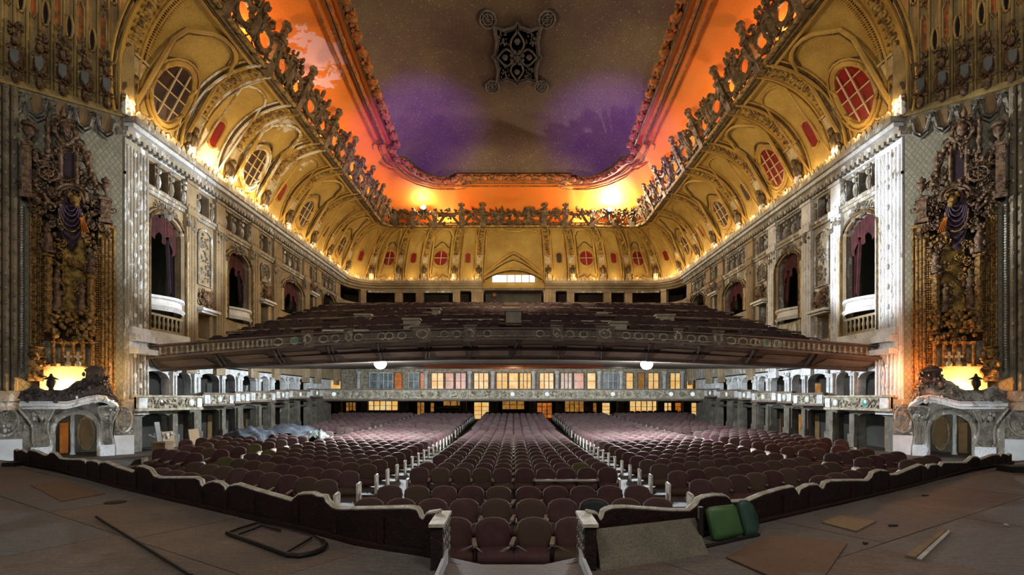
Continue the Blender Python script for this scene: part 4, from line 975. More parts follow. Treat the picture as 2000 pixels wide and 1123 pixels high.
        b = B(VT); b.prism([(a - 0.09, ZC + 0.70), (a + 0.09, ZC + 0.70), (a + 0.08, ZC + 0.48), (a, ZC + 0.36), (a - 0.08, ZC + 0.48)], 0.34, 0.38); obj('shield', b, 'mirror_pane', br)
    # grille strip and pale lozenge beside the cove
    b = B(); q0, q1 = 0.42, 0.9
    for k in range(30):
        q = lerp(q0, q1, k / 30); sf = s_front(q) - 0.95; b.tube([cove(g * (sf - 0.17), q + 0.006, 0.06), cove(g * (sf + 0.22), q - 0.006, 0.06)], 0.02, 4)
    obj('cove_grille', b, 'gold', coves[g])
    b = B(cframe(g * (s_front(0.27) - 0.75), 0.27)); b.prism([(-0.1, -0.3), (0, -0.5), (0.1, -0.3), (0.1, 0.3), (0, 0.5), (-0.1, 0.3)], 0.0, 0.06); obj('cove_lozenge', b, 'mirror_pane', coves[g])
    # ------------------------------------------------------------ organ screen
    e = thing('organ_screen', T(oa(135), 0.1, 0.9), 'tall bronze and gold organ screen with urns and purple drape on the %s front wall' % S, 'organ screen', group='organ screens')
    def OB(): return B(T)
    def urn(b, u, v0, v1, c, w, base=True):
        a, z1 = OAZ(u, v0); z0 = oz(u, v1); h = z1 - z0
        b.lathe([(w * 0.5, 0), (w * 0.55, h * 0.06), (w * 0.22, h * 0.12), (w * 0.2, h * 0.2), (w * 0.75, h * 0.36), (w * 0.95, h * 0.52), (w * 0.8, h * 0.62), (w * 0.5, h * 0.66), (w * 1.0, h * 0.7), (w * 1.1, h * 0.78), (w * 0.95, h * 0.86), (w * 0.4, h * 0.9), (w * 0.15, h)], (a, c, z0), 10)
    b = OB(); urn(b, 57, 240, 286, 0.28, 0.15); obj('urn', b, 'bronze', e)
    b = OB(); urn(b, 206, 350, 390, 0.24, 0.11); obj('urn', b, 'bronze', e)
    for (u, v0, v1, w) in ((94, 232, 306, 0.08), (176, 300, 352, 0.07)):
        b = OB(); a, z1 = OAZ(u, v0); z0 = oz(u, v1); h = z1 - z0
        b.lathe([(w * 0.7, 0), (w, h * 0.1), (w * 0.5, h * 0.2), (w, h * 0.36), (w * 0.5, h * 0.5), (w * 0.6, h * 0.56), (w, h * 0.68), (w * 0.45, h * 0.8), (w * 0.7, h * 0.9), (w * 0.2, h)], (a, 0.24, z0), 10); obj('finial', b, 'bronze', e)
    # posts that carry the urns
    for (u, hw, v0, v1, nm) in ((54, 0.10, 286, 392, 'urn_post'), (206, 0.12, 392, 440, 'urn_post')):
        a, z1 = OAZ(u, v0); z0 = oz(u, v1); b = OB(); b.box(a - hw, a + hw, 0, 0.3, z0, z1); b.box(a - hw * 1.4, a + hw * 1.4, 0, 0.36, z0, z0 + 0.12); b.box(a - hw * 1.3, a + hw * 1.3, 0, 0.36, z1 - 0.08, z1)
        for d in (-1, 1): b.spiral(a + d * hw * 1.5, 0.2, z0 + 0.45, hw * 1.3, 1.4, d, pi / 2)
        obj(nm, b, 'bronze', e)
    # crowning heart scroll
    b = OB(); a, z = OAZ(128, 262)
    for d in (-1, 1):
        P = [(a + d * 0.24 * sin(pi * t) * (1.1 - 0.2 * t), 0.26, z - 0.42 + 0.75 * t) for t in [k / 10 for k in range(11)]]
        b.tube(P, [0.05 + 0.02 * sin(pi * k / 10) for k in range(11)], 6); b.spiral(a + d * 0.15, 0.26, z + 0.26, 0.15, 1.5, d, pi * (0 if d > 0 else 1))
    b.blob((a, 0.26, z + 0.05), 0.14, 0.12, 0.24, 8, 6); b.leafy(a - 0.2, a + 0.2, z - 0.5, z + 0.3, 0.24, 22, 0.07); b.lathe([(0.05, 0), (0.08, 0.1), (0.02, 0.3)], (a + 0.05, 0.26, z + 0.38), 8)
    obj('crest', b, 'bronze', e, sharp=60)
    # framed tablet with side volutes
    b = OB(); a0_, z1 = OAZ(150, 298); a1_, z0 = OAZ(119, 370); b.box(a0_, a1_, 0.05, 0.2, z0, z1); b.box(a0_ - 0.05, a1_ + 0.05, 0.05, 0.26, z1, z1 + 0.1)
    for d in (0, 1): b.tube([(lerp(a0_, a1_, d), 0.22, z0), (lerp(a0_, a1_, d), 0.22, z1)], 0.06, 8)
    obj('tablet', b, 'bronze', e)
    b = OB(); am = (a0_ + a1_) / 2; b.box(am - 0.1, am + 0.1, 0.2, 0.23, z0 + 0.1, z1 - 0.1); obj('tablet_field', b, 'purple_cloth', e)
    for (pts, th) in (([(152, 285), (165, 302), (172, 325), (180, 345), (188, 370)], 0.09), ([(112, 300), (100, 306), (90, 312), (84, 322), (96, 330)], 0.07), ([(70, 300), (76, 330), (88, 352), (105, 358), (116, 352)], 0.06), ([(72, 372), (85, 385), (98, 400), (110, 405), (122, 395)], 0.07), ([(190, 420), (178, 425), (170, 440), (182, 450)], 0.06), ([(60, 384), (72, 392), (84, 402), (100, 412)], 0.07)):
        b = OB(); P = [(OAZ(u, v)[0], 0.2, OAZ(u, v)[1]) for u, v in pts]; P = [tuple(lerp(p[i], q[i], t) for i in range(3)) for p, q in zip(P, P[1:]) for t in (0, 0.33, 0.66)] + [P[-1]]
        b.tube(P, th, 6); b.spiral(P[-1][0], 0.22, P[-1][2] + 0.02, th * 2.0, 1.4, 1, 0); b.spiral(P[0][0], 0.22, P[0][2], th * 1.8, 1.4, -1, pi)
        for p in P[::2]: b.blob((p[0] + R(-.06, .06), 0.26, p[2] + R(-.08, .08)), th * 0.9, 0.06, th * 0.9, 5, 3)
        obj('scroll', b, 'bronze', e, sharp=60)
    b = OB(); a, z = OAZ(96, 345)       # hanging basket wheel
    b.ring(a, 0.3, z, 0.22, 0.2, 0.035); b.ring(a, 0.3, z, 0.1, 0.09, 0.03)
    for k in range(8): b.tube([(a, 0.3, z), (a + 0.22 * cos(k * pi / 4), 0.3, z + 0.2 * sin(k * pi / 4))], 0.02, 4)
    obj('wheel_ornament', b, 'bronze', e)
    # arched crown over the niche, drape, mask and shell
    b = OB(); ac, zc = OAZ(140, 400)
    b.tube([(ac + 0.36 * cos(pi * k / 12), 0.26, zc + 0.1 + 0.42 * sin(pi * k / 12)) for k in range(13)], 0.07, 6); b.tube([(ac + 0.28 * cos(pi * k / 12), 0.28, zc + 0.08 + 0.34 * sin(pi * k / 12)) for k in range(13)], 0.045, 6)
    b.leafy(ac - 0.35, ac + 0.35, zc + 0.42, zc + 0.7, 0.25, 22, 0.08); obj('niche_arch', b, 'bronze', e, sharp=60)
    b = OB(); zd0, zd1 = oz(135, 395), oz(135, 490)
    b.grid(lambda i, j: (ac + 0.02 + 0.30 * (2 * i - 1) * (1 - 0.25 * j), 0.20 + 0.05 * sin(j * 40 + 3 * cos((i - .5) * pi)) * (1 - abs(2 * i - 1)), lerp(zd0, zd1, j * (1 - 0.35 * abs(2 * i - 1) ** 2))), 16, 30); obj('drape', b, 'purple_cloth', e, sharp=60)
    for k in range(6):
        b = OB(); w_, dp = 0.26 - 0.03 * k, 0.62 - 0.06 * k
        b.tube([(ac + 0.02 + w_ * cos(pi + pi * q / 12), 0.255, zd0 - 0.30 - dp * sin(pi * q / 12) ** 0.8 + 0.09 * k) for q in range(13)], 0.022, 5); obj('drape_fold', b, 'swag_cloth' if k else 'bronze_gold', e)
    b = OB(); a, z = OAZ(146, 398); b.blob((a, 0.32, z), 0.12, 0.12, 0.15, 8, 6); b.blob((a - 0.03, 0.38, z - 0.12), 0.09, 0.1, 0.1); b.leafy(a - 0.15, a + 0.15, z + 0.05, z + 0.25, 0.3, 12, 0.06); obj('mask', b, 'bronze_gold', e, sharp=60)
    b = OB(); a, z = OAZ(160, 445); b.grid(lambda i, j: (a + 0.09 * (2 * i - 1) * (0.5 + 0.6 * j) - 0.08 * j, 0.32 + 0.05 * sin(i * 25) * j, z + 0.22 - 0.42 * j), 16, 6); obj('fallen_cloth', b, 'orange_cloth', e)
    for (u, v) in ((75, 318), (84, 330), (92, 318), (104, 330), (118, 302), (150, 300), (165, 318), (160, 340), (170, 360), (182, 372), (190, 392), (200, 410), (75, 352), (86, 368), (96, 382), (108, 388), (122, 378), (134, 372), (152, 376), (164, 390), (174, 404), (182, 422), (66, 400), (72, 418), (92, 470), (97, 445), (92, 420), (177, 470), (183, 500), (176, 522), (187, 442), (205, 455), (112, 520), (118, 545), (126, 506), (160, 522), (152, 562), (116, 480), (165, 478), (112, 440), (170, 440)):
        a, z = OAZ(u, v); k = R(0.8, 1.2); d = random.choice((-1, 1)); b = OB()
        b.spiral(a + d * 0.07 * k, 0.24, z + 0.05, 0.10 * k, 1.5, d, R(0, 6)); b.spiral(a - d * 0.08 * k, 0.26, z - 0.08, 0.08 * k, 1.4, -d, R(0, 6)); b.leafy(a - 0.13, a + 0.13, z - 0.16, z + 0.16, 0.22, 9, 0.05)
        obj('scrollwork', b, 'bronze' if v < 470 else 'bronze_gold', e, sharp=60, kind='stuff')
    # niche panel, side columns, posts
    b = OB(); a0_, z1 = OAZ(168, 490); a1_, z0 = OAZ(122, 625); b.box(a0_, a1_, 0.02, 0.06, z0, z1 + 1.1); obj('niche_panel', b, 'gold_relief', e)
    b = OB(); b.box(oa(196), oa(82), 0.0, 0.015, oz(140, 668), oz(140, 385)); obj('shade_ground', b, 'recess_shade', e)  # flat dark panel put in as the deep shade between the carvings
    for (u, v, h_) in ((112, 610, 1.3), (160, 612, 0.9)):          # standing figures in the niche
        a, z = OAZ(u, v); b = OB(); b.lathe([(0.12, 0), (0.10, h_ * 0.3), (0.07, h_ * 0.55), (0.11, h_ * 0.72), (0.05, h_ * 0.82), (0.07, h_ * 0.9), (0.03, h_)], (a, 0.2, z), 8); b.leafy(a - 0.15, a + 0.15, z, z + h_ * 0.7, 0.22, 24, 0.06); obj('niche_figure', b, 'bronze', e, sharp=60)
    for (u, v0, v1, w) in ((95, 500, 650, 0.11), (178, 540, 655, 0.12)):
        a, z1 = OAZ(u, v0); z0 = oz(u, v1); b = OB(); n = int((z1 - z0) / 0.13)
        b.lathe([(w * 1.2, 0)] + [(w * (1.0 if k % 2 else 0.78), 0.08 + k * 0.13) for k in range(n)] + [(w * 1.3, z1 - z0 - 0.06), (w * 1.35, z1 - z0)], (a, 0.22, z0), 9); obj('column', b, 'bronze_gold', e)
        b = OB(); b.leafy(a - 0.14, a + 0.14, z1, z1 + 0.9, 0.24, 40, 0.075); b.lathe([(0.12, 0), (0.14, 0.1), (0.07, 0.2), (0.12, 0.4), (0.05, 0.6)], (a, 0.24, z1 + 0.05), 8); obj('column_figure', b, 'bronze', e, sharp=60)
    for (u0, u1, v0, v1, mt) in ((60, 81, 384, 690, 'bronze'), (192, 224, 450, 770, 'bronze')):
        a0_, z1 = OAZ(u1, v0); a1_, z0 = OAZ(u0, v1); b = OB(); b.box(a0_, a1_, 0, 0.14, z0, z1); b.box(a0_ - 0.03, a1_ + 0.03, 0, 0.2, z1, z1 + 0.1)
        for t_ in (0.04, 0.5, 0.96): b.tube([(lerp(a0_, a1_, t_), 0.15, z0), (lerp(a0_, a1_, t_), 0.15, z1)], 0.03, 6)
        p = obj('pilaster', b, 'bronze_gold', e)
        b = OB(); 
        for q in range(int((z1 - z0) / 0.11)): b.leafy(lerp(a0_, a1_, 0.2), lerp(a0_, a1_, 0.8), z0 + q * 0.11, z0 + q * 0.11 + 0.1, 0.15, 2, 0.045, 0.02)
        obj('pilaster_relief', b, 'bronze_gold', p, sharp=60, kind='stuff')
    for u in (187, 190, 194, 85):
        a, z1 = OAZ(u, 480); z0 = oz(u, 720); b = OB()
        for q in range(int((z1 - z0) / 0.07)): b.blob((a, 0.24, z0 + q * 0.07), 0.03, 0.03, 0.033, 5, 3)
        obj('bead_string', b, 'bronze_gold', e, sharp=60)
    for u in (200, 207, 214):
        a, z1 = OAZ(u, 470); z0 = oz(u, 750); b = OB(); b.tube([(a, 0.2, z0), (a, 0.2, z1)], 0.05, 8); obj('shaft', b, 'bronze_gold', e)
    # pedestal of the outer post
    a, z1 = OAZ(72, 690); z0 = oz(72, 745); b = OB(); b.box(a - 0.16, a + 0.16, 0, 0.34, z0, z1 - 0.2); b.lathe([(0.1, 0), (0.2, 0.15), (0.14, 0.3), (0.2, 0.36)], (a, 0.2, z1 - 0.2), 10); b.leafy(a - 0.2, a + 0.2, z0, z1, 0.32, 24, 0.07); obj('pedestal', b, 'bronze_gold', e, sharp=60)
    # foliage, little colonnade with crosses
    b = OB(); a0_, z1 = OAZ(192, 622); a1_, z0 = OAZ(100, 668); b.leafy(a0_, a1_, z0, z1 + 0.15, 0.26, 130, 0.085, 0.1); obj('carved_foliage', b, 'bronze_gold', e, sharp=60)
    for k in range(5):
        u = 105 + k * 19; a, z1 = OAZ(u, 668); z0 = oz(u, 716); b = OB(); b.lathe([(0.07, 0), (0.05, 0.08), (0.045, z1 - z0 - 0.1), (0.08, z1 - z0)], (a, 0.26, z0), 8)
        obj('colonnade_shaft', b, 'bronze_gold', e)
        if k < 4:
            a2 = oa(u + 19); b = OB(); b.tube([(lerp(a, a2, 0.5) + 0.1 * cos(pi * q / 8), 0.26, z1 - 0.14 + 0.12 * sin(pi * q / 8)) for q in range(9)], 0.035, 5); obj('colonnade_arch', b, 'bronze_gold', e)
            if k in (1, 2):
                am = lerp(a, a2, 0.5); b = OB(); b.box(am - 0.03, am + 0.03, 0.36, 0.42, z0, z0 + 0.42); b.box(am - 0.09, am + 0.09, 0.36, 0.42, z0 + 0.24, z0 + 0.31); b.blob((am, 0.39, z0 + 0.06), 0.08, 0.07, 0.1); obj('cross_finial', b, 'cream_relief', e)
    # ------------------------------------------------------------ portal
    p = thing('portal', T(oa(150), 0.2, -1.72), 'pale plaster portal arch with carved canopy at the foot of the %s organ screen' % S, 'portal', group='portals')
    # cream panel that the hidden lamp shines on
    zg0, zg1 = oz(125, 790), oz(125, 716)
    b = OB(); A0, A1 = oa(176), oa(78); b.prism([(A0, zg0), (A1, zg0), (A1, zg1 - 0.05)] + [(lerp(A1, A0, k / 8), zg1 - 0.05 + 0.12 * sin(pi * k / 8)) for k in range(1, 8)] + [(A0, zg1 - 0.1)], 0.08, 0.12); obj('glowing_panel', b, 'cream_panel', p)
    b = OB(); b.tube([(lerp(A1, A0, k / 8), 0.16, zg1 - 0.02 + 0.12 * sin(pi * k / 8)) for k in range(9)], 0.04, 6); obj('panel_hood', b, 'bronze', p)
    lt = T(oa(132), 0.40, oz(132, 766)); light('portal_lamp', 'POINT', lt, 190 if g < 0 else 240, (1.0, 0.58, 0.20) if g < 0 else (1.0, 0.42, 0.11), 0.08)
    light('portal_spill', 'POINT', T(-0.1, 0.75, 0.75), 40 if g < 0 else 110, (1.0, 0.58, 0.2) if g < 0 else (1.0, 0.34, 0.10), 0.08)  # unseen lamp added for the portal lamp's orange spill on pilaster and balcony end
    # canopy ledge and parapet: outline extruded outwards
    led = [(228, 796), (222, 790), (205, 781), (190, 779), (170, 782), (150, 788), (132, 792), (114, 792), (90, 792), (60, 792), (42, 792)]
    top = [(42, 764), (50, 762), (60, 758), (68, 752), (76, 757), (90, 762), (108, 762), (122, 762), (134, 758), (143, 750), (150, 745), (160, 744), (167, 740), (168, 726), (178, 720), (192, 718), (203, 724), (206, 742), (214, 756), (222, 772), (228, 776)]
    pl = [OAZ(u, v) for u, v in led]; pt = [OAZ(u, v) for u, v in top]
    outp = lambda a: 0.46 + 0.22 * sin(pi * min(1, max(0, (a - oa(228)) / (oa(42) - oa(228)))))
    def slab(poly, c0, c1, mt, nm, par):
        b = OB(); n = len(poly); vs = [(a, c0, z) for a, z in poly] + [(a, c1(a), z) for a, z in poly]
        b.add(vs, [tuple(range(n)), tuple(range(n, 2 * n))[::-1]] + [(i, (i + 1) % n, n + (i + 1) % n, n + i) for i in range(n)]); return obj(nm, b, mt, par)
    ob = slab(pt + [(a, z + 0.02) for a, z in pl], 0.45, lambda a: outp(a) - 0.02, 'dark_bronze' if g < 0 else 'stone_relief', 'canopy_parapet', p)
    b = OB()
    for (a, z) in pt[::1]: b.leafy(a - 0.07, a + 0.07, z - 0.4, z - 0.06, outp(a), 6, 0.05, 0.02)
    obj('parapet_carving', b, 'dark_bronze' if g < 0 else 'stone_relief', ob, sharp=60, kind='stuff')
    a, z = OAZ(186, 735); b = OB(); b.box(a - 0.2, a + 0.2, 0.45, 0.66, z - 0.2, z + 0.12); b.box(a - 0.25, a + 0.25, 0.43, 0.70, z + 0.12, z + 0.19); b.prism([(a - 0.21, z + 0.19), (a + 0.21, z + 0.19), (a + 0.12, z + 0.27), (a, z + 0.31), (a - 0.12, z + 0.27)], 0.47, 0.66)
    for d in (-1, 1): b.spiral(a + d * 0.22, 0.62, z - 0.15, 0.15, 1.5, d, pi / 2); b.spiral(a + d * 0.17, 0.62, z + 0.14, 0.1, 1.4, -d, -pi / 2)
    b.leafy(a - 0.3, a + 0.3, z - 0.4, z + 0.08, 0.66, 26, 0.05); obj('canopy_crest', b, 'dark_bronze', p, sharp=60)
    b = OB()
    for dz, th, dc in ((0.03, 0.05, 0.03), (-0.06, 0.035, 0.0), (0.10, 0.025, 0.0)):
        b.tube([(a, outp(a) + dc, z + dz) for a, z in pl], th, 6)
    obj('canopy_moulding', b, 'wall_white', p)
    n = len(pl); b = OB(); b.add([(a, 0.0, z - 0.02) for a, z in pl] + [(a, outp(a), z - 0.02) for a, z in pl], [(i, i + 1, n + i + 1, n + i) for i in range(n - 1)]); obj('canopy_soffit', b, 'stone_relief', p)
    b = OB(); a0_, z0 = OAZ(214, 782); b.leafy(oa(216), oa(150), -0.08, 0.06, 0.66, 34, 0.05, 0.03); obj('canopy_foliage', b, 'wall_white', p, sharp=60)
    # arch mouldings
    ac, hw = (o0 + o1) / 2, (o1 - o0) / 2
    for (k, c, th, mt) in ((1.06, 0.06, 0.06, 'wall_flaked'), (1.2, 0.04, 0.05, 'stone_relief'), (0.98, -0.05, 0.04, 'wall_flaked')):
        b = OB(); b.tube([(ac + hw * k, c, -1.72)] + [(ac + hw * k * cos(pi * q / 14), c, -0.95 + 0.55 * k * sin(pi * q / 14)) for q in range(15)] + [(ac - hw * k, c, -1.72)], th, 6); obj('arch_moulding', b, mt, p)
    b = B(lambda a, c, z: T(a, c + 0.03, z)); arch_wall(b, oa(262), oa(-40), -1.75, 0.0, o0, o1, -1.75, -0.95, 0.55, 0.1); obj('portal_wall', b, 'stone_relief' if g < 0 else 'wall_flaked', p)
    def smooth(P, n=4):
        out = []; m = len(P)
        for i in range(m):
            p0, p1, p2, p3 = P[i - 1], P[i], P[(i + 1) % m], P[(i + 2) % m]
            for k in range(n):
                t_ = k / n; out.append(tuple(0.5 * (2 * p1[j] + (p2[j] - p0[j]) * t_ + (2 * p0[j] - 5 * p1[j] + 4 * p2[j] - p3[j]) * t_ ** 2 + (3 * p1[j] - p0[j] - 3 * p2[j] + p3[j]) * t_ ** 3) for j in (0, 1)))
        return out
    # flared console brackets on both sides of the arch
    for (poly, nm) in (([(44, 795), (103, 795), (102, 808), (96, 820), (94, 838), (98, 870), (66, 870), (66, 840), (60, 824), (50, 810)], 0), ([(192, 795), (228, 795), (225, 812), (218, 826), (216, 840), (220, 866), (200, 866), (200, 838), (197, 816)], 1)):
        q = smooth([OAZ(u, v) for u, v in poly]); b = OB(); zt_ = max(z for _, z in q); zb_ = min(z for _, z in q)
        cc = lambda z: 0.12 + 0.42 * max(0, (z - zb_) / (zt_ - zb_)) ** 2
        n = len(q); b.add([(a, 0, z) for a, z in q] + [(a, cc(z), z) for a, z in q], [tuple(range(n))[::-1], tuple(range(n, 2 * n))] + [(i, (i + 1) % n, n + (i + 1) % n, n + i) for i in range(n)])
        k_ = obj('console', b, 'stone_relief', p)
        b = OB(); b.tube([(a, cc(z) + 0.01, z) for a, z in q], 0.028, 5, closed=True); am = sum(a for a, _ in q) / n; b.leafy(am - 0.16, am + 0.16, zt_ - 0.35, zt_ - 0.05, cc(zt_ - 0.2), 22, 0.05)
        obj('console_edge', b, 'wall_flaked', k_)
        for w_ in (-0.12, 0.0, 0.12):
            b = OB(); b.tube([(am + w_ * (0.55 + 0.9 * t_ ** 2), cc(lerp(zb_, zt_, t_)) + 0.012, lerp(zb_, zt_, t_)) for t_ in [i / 8 for i in range(9)]], 0.03, 5); obj('console_flute', b, 'stone_relief', k_)
        a0_, a1_ = min(a for a, z in q if z < zb_ + 0.1), max(a for a, z in q if z < zb_ + 0.1); b = OB(); b.box(a0_ - 0.05, a1_ + 0.05, 0, 0.2, -1.74, zb_ + 0.02); obj('console_base', b, 'wall_white', k_)
    # white dado and framed reliefs beside the arch
    for (u0, u1) in ((262, 222), (44, -30)):
        a0_, a1_ = oa(u0), oa(u1); b = OB(); b.box(a0_, a1_, 0, 0.06, -1.74, -1.12); obj('dado', b, 'white_paint', p)
        b = OB(); b.box(a0_, a1_, 0.0, 0.04, -1.12, -0.15); f = obj('side_panel', b, 'stone_relief', p)
        b = OB(); am, w_ = (a0_ + a1_) / 2, (a1_ - a0_) / 2 * 0.8
        b.tube([(am + w_ * cos(2 * pi * k / 20), 0.06, -0.62 + 0.4 * sin(2 * pi * k / 20)) for k in range(20)], 0.035, 5, closed=True); b.leafy(am - w_, am + w_, -1.05, -0.2, 0.05, 40, 0.05, 0.02); obj('panel_relief', b, 'wall_flaked', f, sharp=60)
    # little lobby inside the arch
    b = OB(); 
    b.box(o0 - 0.4, o1 + 0.4, -1.8, -1.75, -1.75, 0.0); b.box(o0 - 0.45, o0 - 0.4, -1.8, -0.26, -1.75, 0.0); b.box(o1 + 0.4, o1 + 0.45, -1.8, -0.26, -1.75, 0.0); b.box(o0 - 0.4, o1 + 0.4, -1.8, -0.26, -0.2, -0.15); b.box(o0 - 0.45, o1 + 0.45, -1.8, -0.26, -1.8, -1.73)
    obj('lobby_walls', b, 'lower_arcade', p)
    am = lerp(o0, o1, 0.28); b = OB(); b.prism([(am + 0.17 * cos(2 * pi * k / 14), -1.1 + 0.5 * sin(2 * pi * k / 14)) for k in range(14)], -1.74, -1.7); n_ = obj('lobby_niche', b, 'wood_box', p)
    b = OB(); b.ring(am, -1.68, -1.1, 0.2, 0.54, 0.04); obj('niche_frame', b, 'wall_paint', n_)
    b = OB(); am = lerp(o0, o1, 0.6); b.lathe([(0.08, 0), (0.055, 0.1), (0.05, 1.2), (0.09, 1.35)], (am, -1.0, -1.72), 10); obj('lobby_column', b, 'loge_white', p)
    b = OB(); am = lerp(o0, o1, 0.85); b.box(am - 0.14, am + 0.14, -1.72, -1.68, -1.73, -0.75); obj('lobby_door', b, 'orange_cloth' if g < 0 else 'wood_box', p)
    light('lobby_lamp', 'POINT', T(lerp(o0, o1, 0.75), -1.1, -0.9), 3, WARM, 0.1)
    # lantern on the canopy
    a, z1 = OAZ(102, 731); z0 = oz(102, 763); h = z1 - z0; l = thing('lantern', T(a, 0.6, z0), 'small black lantern standing on the %s portal canopy' % S, 'lantern', group='canopy lanterns')
    b = OB(); b.lathe([(0.07, 0), (0.05, h * 0.12), (0.08, h * 0.2)], (a, 0.56, z0), 8); obj('base', b, 'black_steel', l)
    b = OB(); b.lathe([(0.08, h * 0.2), (0.11, h * 0.3), (0.10, h * 0.6), (0.05, h * 0.64)], (a, 0.56, z0), 8); obj('body', b, 'black_steel', l)
    b = OB(); b.lathe([(0.16, h * 0.64), (0.17, h * 0.68), (0.05, h * 0.82), (0.02, h)], (a, 0.56, z0), 8); obj('cap', b, 'black_steel', l)
    # small black step box on the stage beside the rail end
bx = B(); p0 = at(3, 912, 1500 / 132.); bx.box(p0[0], p0[0] + 0.26, p0[1], p0[1] + 0.4, ZS, ZS + 0.09); 
obj('step_box', bx, 'black_steel', label='low black box on the stage floor at the far left rail end', cat='box')
bx = B(); p0 = at(1977, 924, 1500 / 144.); bx.box(p0[0], p0[0] + 0.24, p0[1], p0[1] + 0.35, ZS, ZS + 0.13); 
obj('plinth_block', bx, 'black_steel', label='low dark block on the stage floor beyond the right rail end', cat='block')
# ================================================================ BALCONY
def yf(x): return 19.5 - 2.7 * (x / 12.4) ** 2
def bank(y): return interp([(16, 1.05), (21.1, 2.53), (32, 5.72), (38.7, 7.12)], y)
def ptop(x): return lerp(2.73, 1.73, (19.5 - yf(x)) / 2.7)
XB = 12.28
xs = [lerp(-XB, XB, k / 48) for k in range(49)]
def sweep(prof, x0=-XB, x1=XB, n=48, closed=True):
    """profile points (dy behind the front line, dz below the parapet top) swept along the balcony front"""
    b = B(); m = len(prof); vs, fs = [], []
    for k in range(n + 1):
        x = lerp(x0, x1, k / n)
        for (dy, dz) in prof: vs.append((x, yf(x) + dy, ptop(x) + dz))
    for k in range(n):
        for j in range(m if closed else m - 1): fs.append((k * m + j, k * m + (j + 1) % m, (k + 1) * m + (j + 1) % m, (k + 1) * m + j))
    if closed: fs += [tuple(range(m))[::-1], tuple(range(n * m, n * m + m))]
    b.add(vs, fs); return b
bal = obj('balcony', sweep([(0.0, -0.04), (0.0, -0.42), (0.14, -0.42), (0.14, -0.04)]), 'balcony_paint', label='deep sloping balcony with curved front above the stalls', cat='balcony', kind='structure')
obj('parapet_cap', sweep([(-0.08, -0.05), (-0.08, 0.0), (0.2, 0.02), (0.2, -0.05)]), 'balcony_paint', bal)
obj('parapet_moulding', sweep([(-0.07, -0.46), (-0.07, -0.39), (0.0, -0.37), (0.0, -0.46)]), 'balcony_paint', bal)
def soff(x, t, c=0.0):    # coved soffit from the face to its inner edge
    d = lerp(0.9, 2.2, 1 - (abs(x) / XB) ** 2); return (x, yf(x) + 0.06 + d * t, ptop(x) - 0.44 - lerp(0.24, 0.48, 1 - (abs(x) / XB) ** 2) * t ** 0.8 - c)
b = B(); b.grid(lambda i, j: soff(lerp(-XB, XB, i), j), 48, 6); obj('soffit', b, 'balcony_soffit', bal, sharp=60)
b = B()
for c0, t in ((0.0, 1.0), (0.06, 1.03)): b.tube([soff(x, t, c0) for x in xs], 0.05, 6)
obj('soffit_edge', b, 'balcony_paint', bal)
N = 14
for k in range(N + 1):
    x = lerp(-XB, XB, k / N); b = B(); b.tube([soff(x + 0.35 * (t - 0.5) * (1 if x > 0 else -1), t, 0.02) for t in [q / 6 for q in range(7)]], 0.05, 5); b.tube([soff(x + 0.14 + 0.35 * (t - 0.5) * (1 if x > 0 else -1), t, 0.02) for t in [q / 6 for q in range(7)]], 0.03, 5); obj('soffit_rib', b, 'balcony_paint', bal)
    if k < N:
        x0, x1 = x + 0.35, lerp(-XB, XB, (k + 1) / N) - 0.22; b = B(); b.grid(lambda i, j: soff(lerp(x0, x1, i), lerp(0.2, 0.82, j), 0.03), 5, 3); obj('soffit_panel', b, 'coffer_paint', bal, sharp=60)
# under-side further back, over the mezzanine
b = B(); b.grid(lambda i, j: (lambda p: (lerp(-15.5, 15.5, i), lerp(p[1], 40.0, j), lerp(p[2], 2.38, j)))(soff(max(-XB, min(XB, lerp(-15.5, 15.5, i))), 1.0)), 40, 8); under = obj('under_ceiling', b, 'balcony_soffit', bal, sharp=60)
b = B(); 
for k in range(9):
    x0 = -6.4 + 1.42 * k; bb = B(); bb.add([(x0 + 0.03, 29.5, 1.99), (x0 + 1.39, 29.5, 1.99), (x0 + 1.39, 38.4, 2.30), (x0 + 0.03, 38.4, 2.30)], [(0, 1, 2, 3)]); obj('ceiling_coffer', bb, 'orange_soffit', bal)
# round ports and carved panels on the parapet face
def xfront(u):
    k = (u - U0) / F; x = k * 18
    for _ in range(20): x = k * yf(x)
    return x
ports = [510, 543, 576, 632, 655, 700, 745, 760, 785, 868, 892, 952, 1055, 1113, 1140, 1223, 1247, 1270, 1296, 1350, 1373, 1428, 1451, 1474, 1495, 1517]
def FT(x0):
    y0, z0 = yf(x0), ptop(x0); dy = yf(x0 + 0.05) - yf(x0 - 0.05); dz = ptop(x0 + 0.05) - ptop(x0 - 0.05); e = Vector((0.1, dy, dz)).normalized(); n = Vector((e.y, -e.x, 0)).normalized()
    return lambda a, c, z: tuple(Vector((x0, y0, z0)) + e * a + n * c + Vector((0, 0, z)))
for u in ports:
    x = xfront(u); b = B(FT(x)); b.ring(0, 0.02, -0.23, 0.145, 0.125, 0.03, 14); p = obj('port_ring', b, 'loge_paint', bal)
    b = B(FT(x)); b.prism([(0.135 * cos(2 * pi * k / 14), -0.23 + 0.115 * sin(2 * pi * k / 14)) for k in range(14)], 0.0, 0.015); obj('port_glass', b, 'disc_green' if u in (576, 1517, 1495) else 'dark_glass', p)
for k in range(34):
    x = lerp(-12.0, 12.0, k / 33)
    if min(abs(x - xfront(u)) for u in ports) < 0.33: continue
    b = B(FT(x)); b.box(-0.2, 0.2, 0, 0.025, -0.36, -0.10); b.leafy(-0.17, 0.17, -0.34, -0.12, 0.03, 14, 0.035, 0.01); obj('parapet_panel', b, 'balcony_paint', bal, sharp=60)
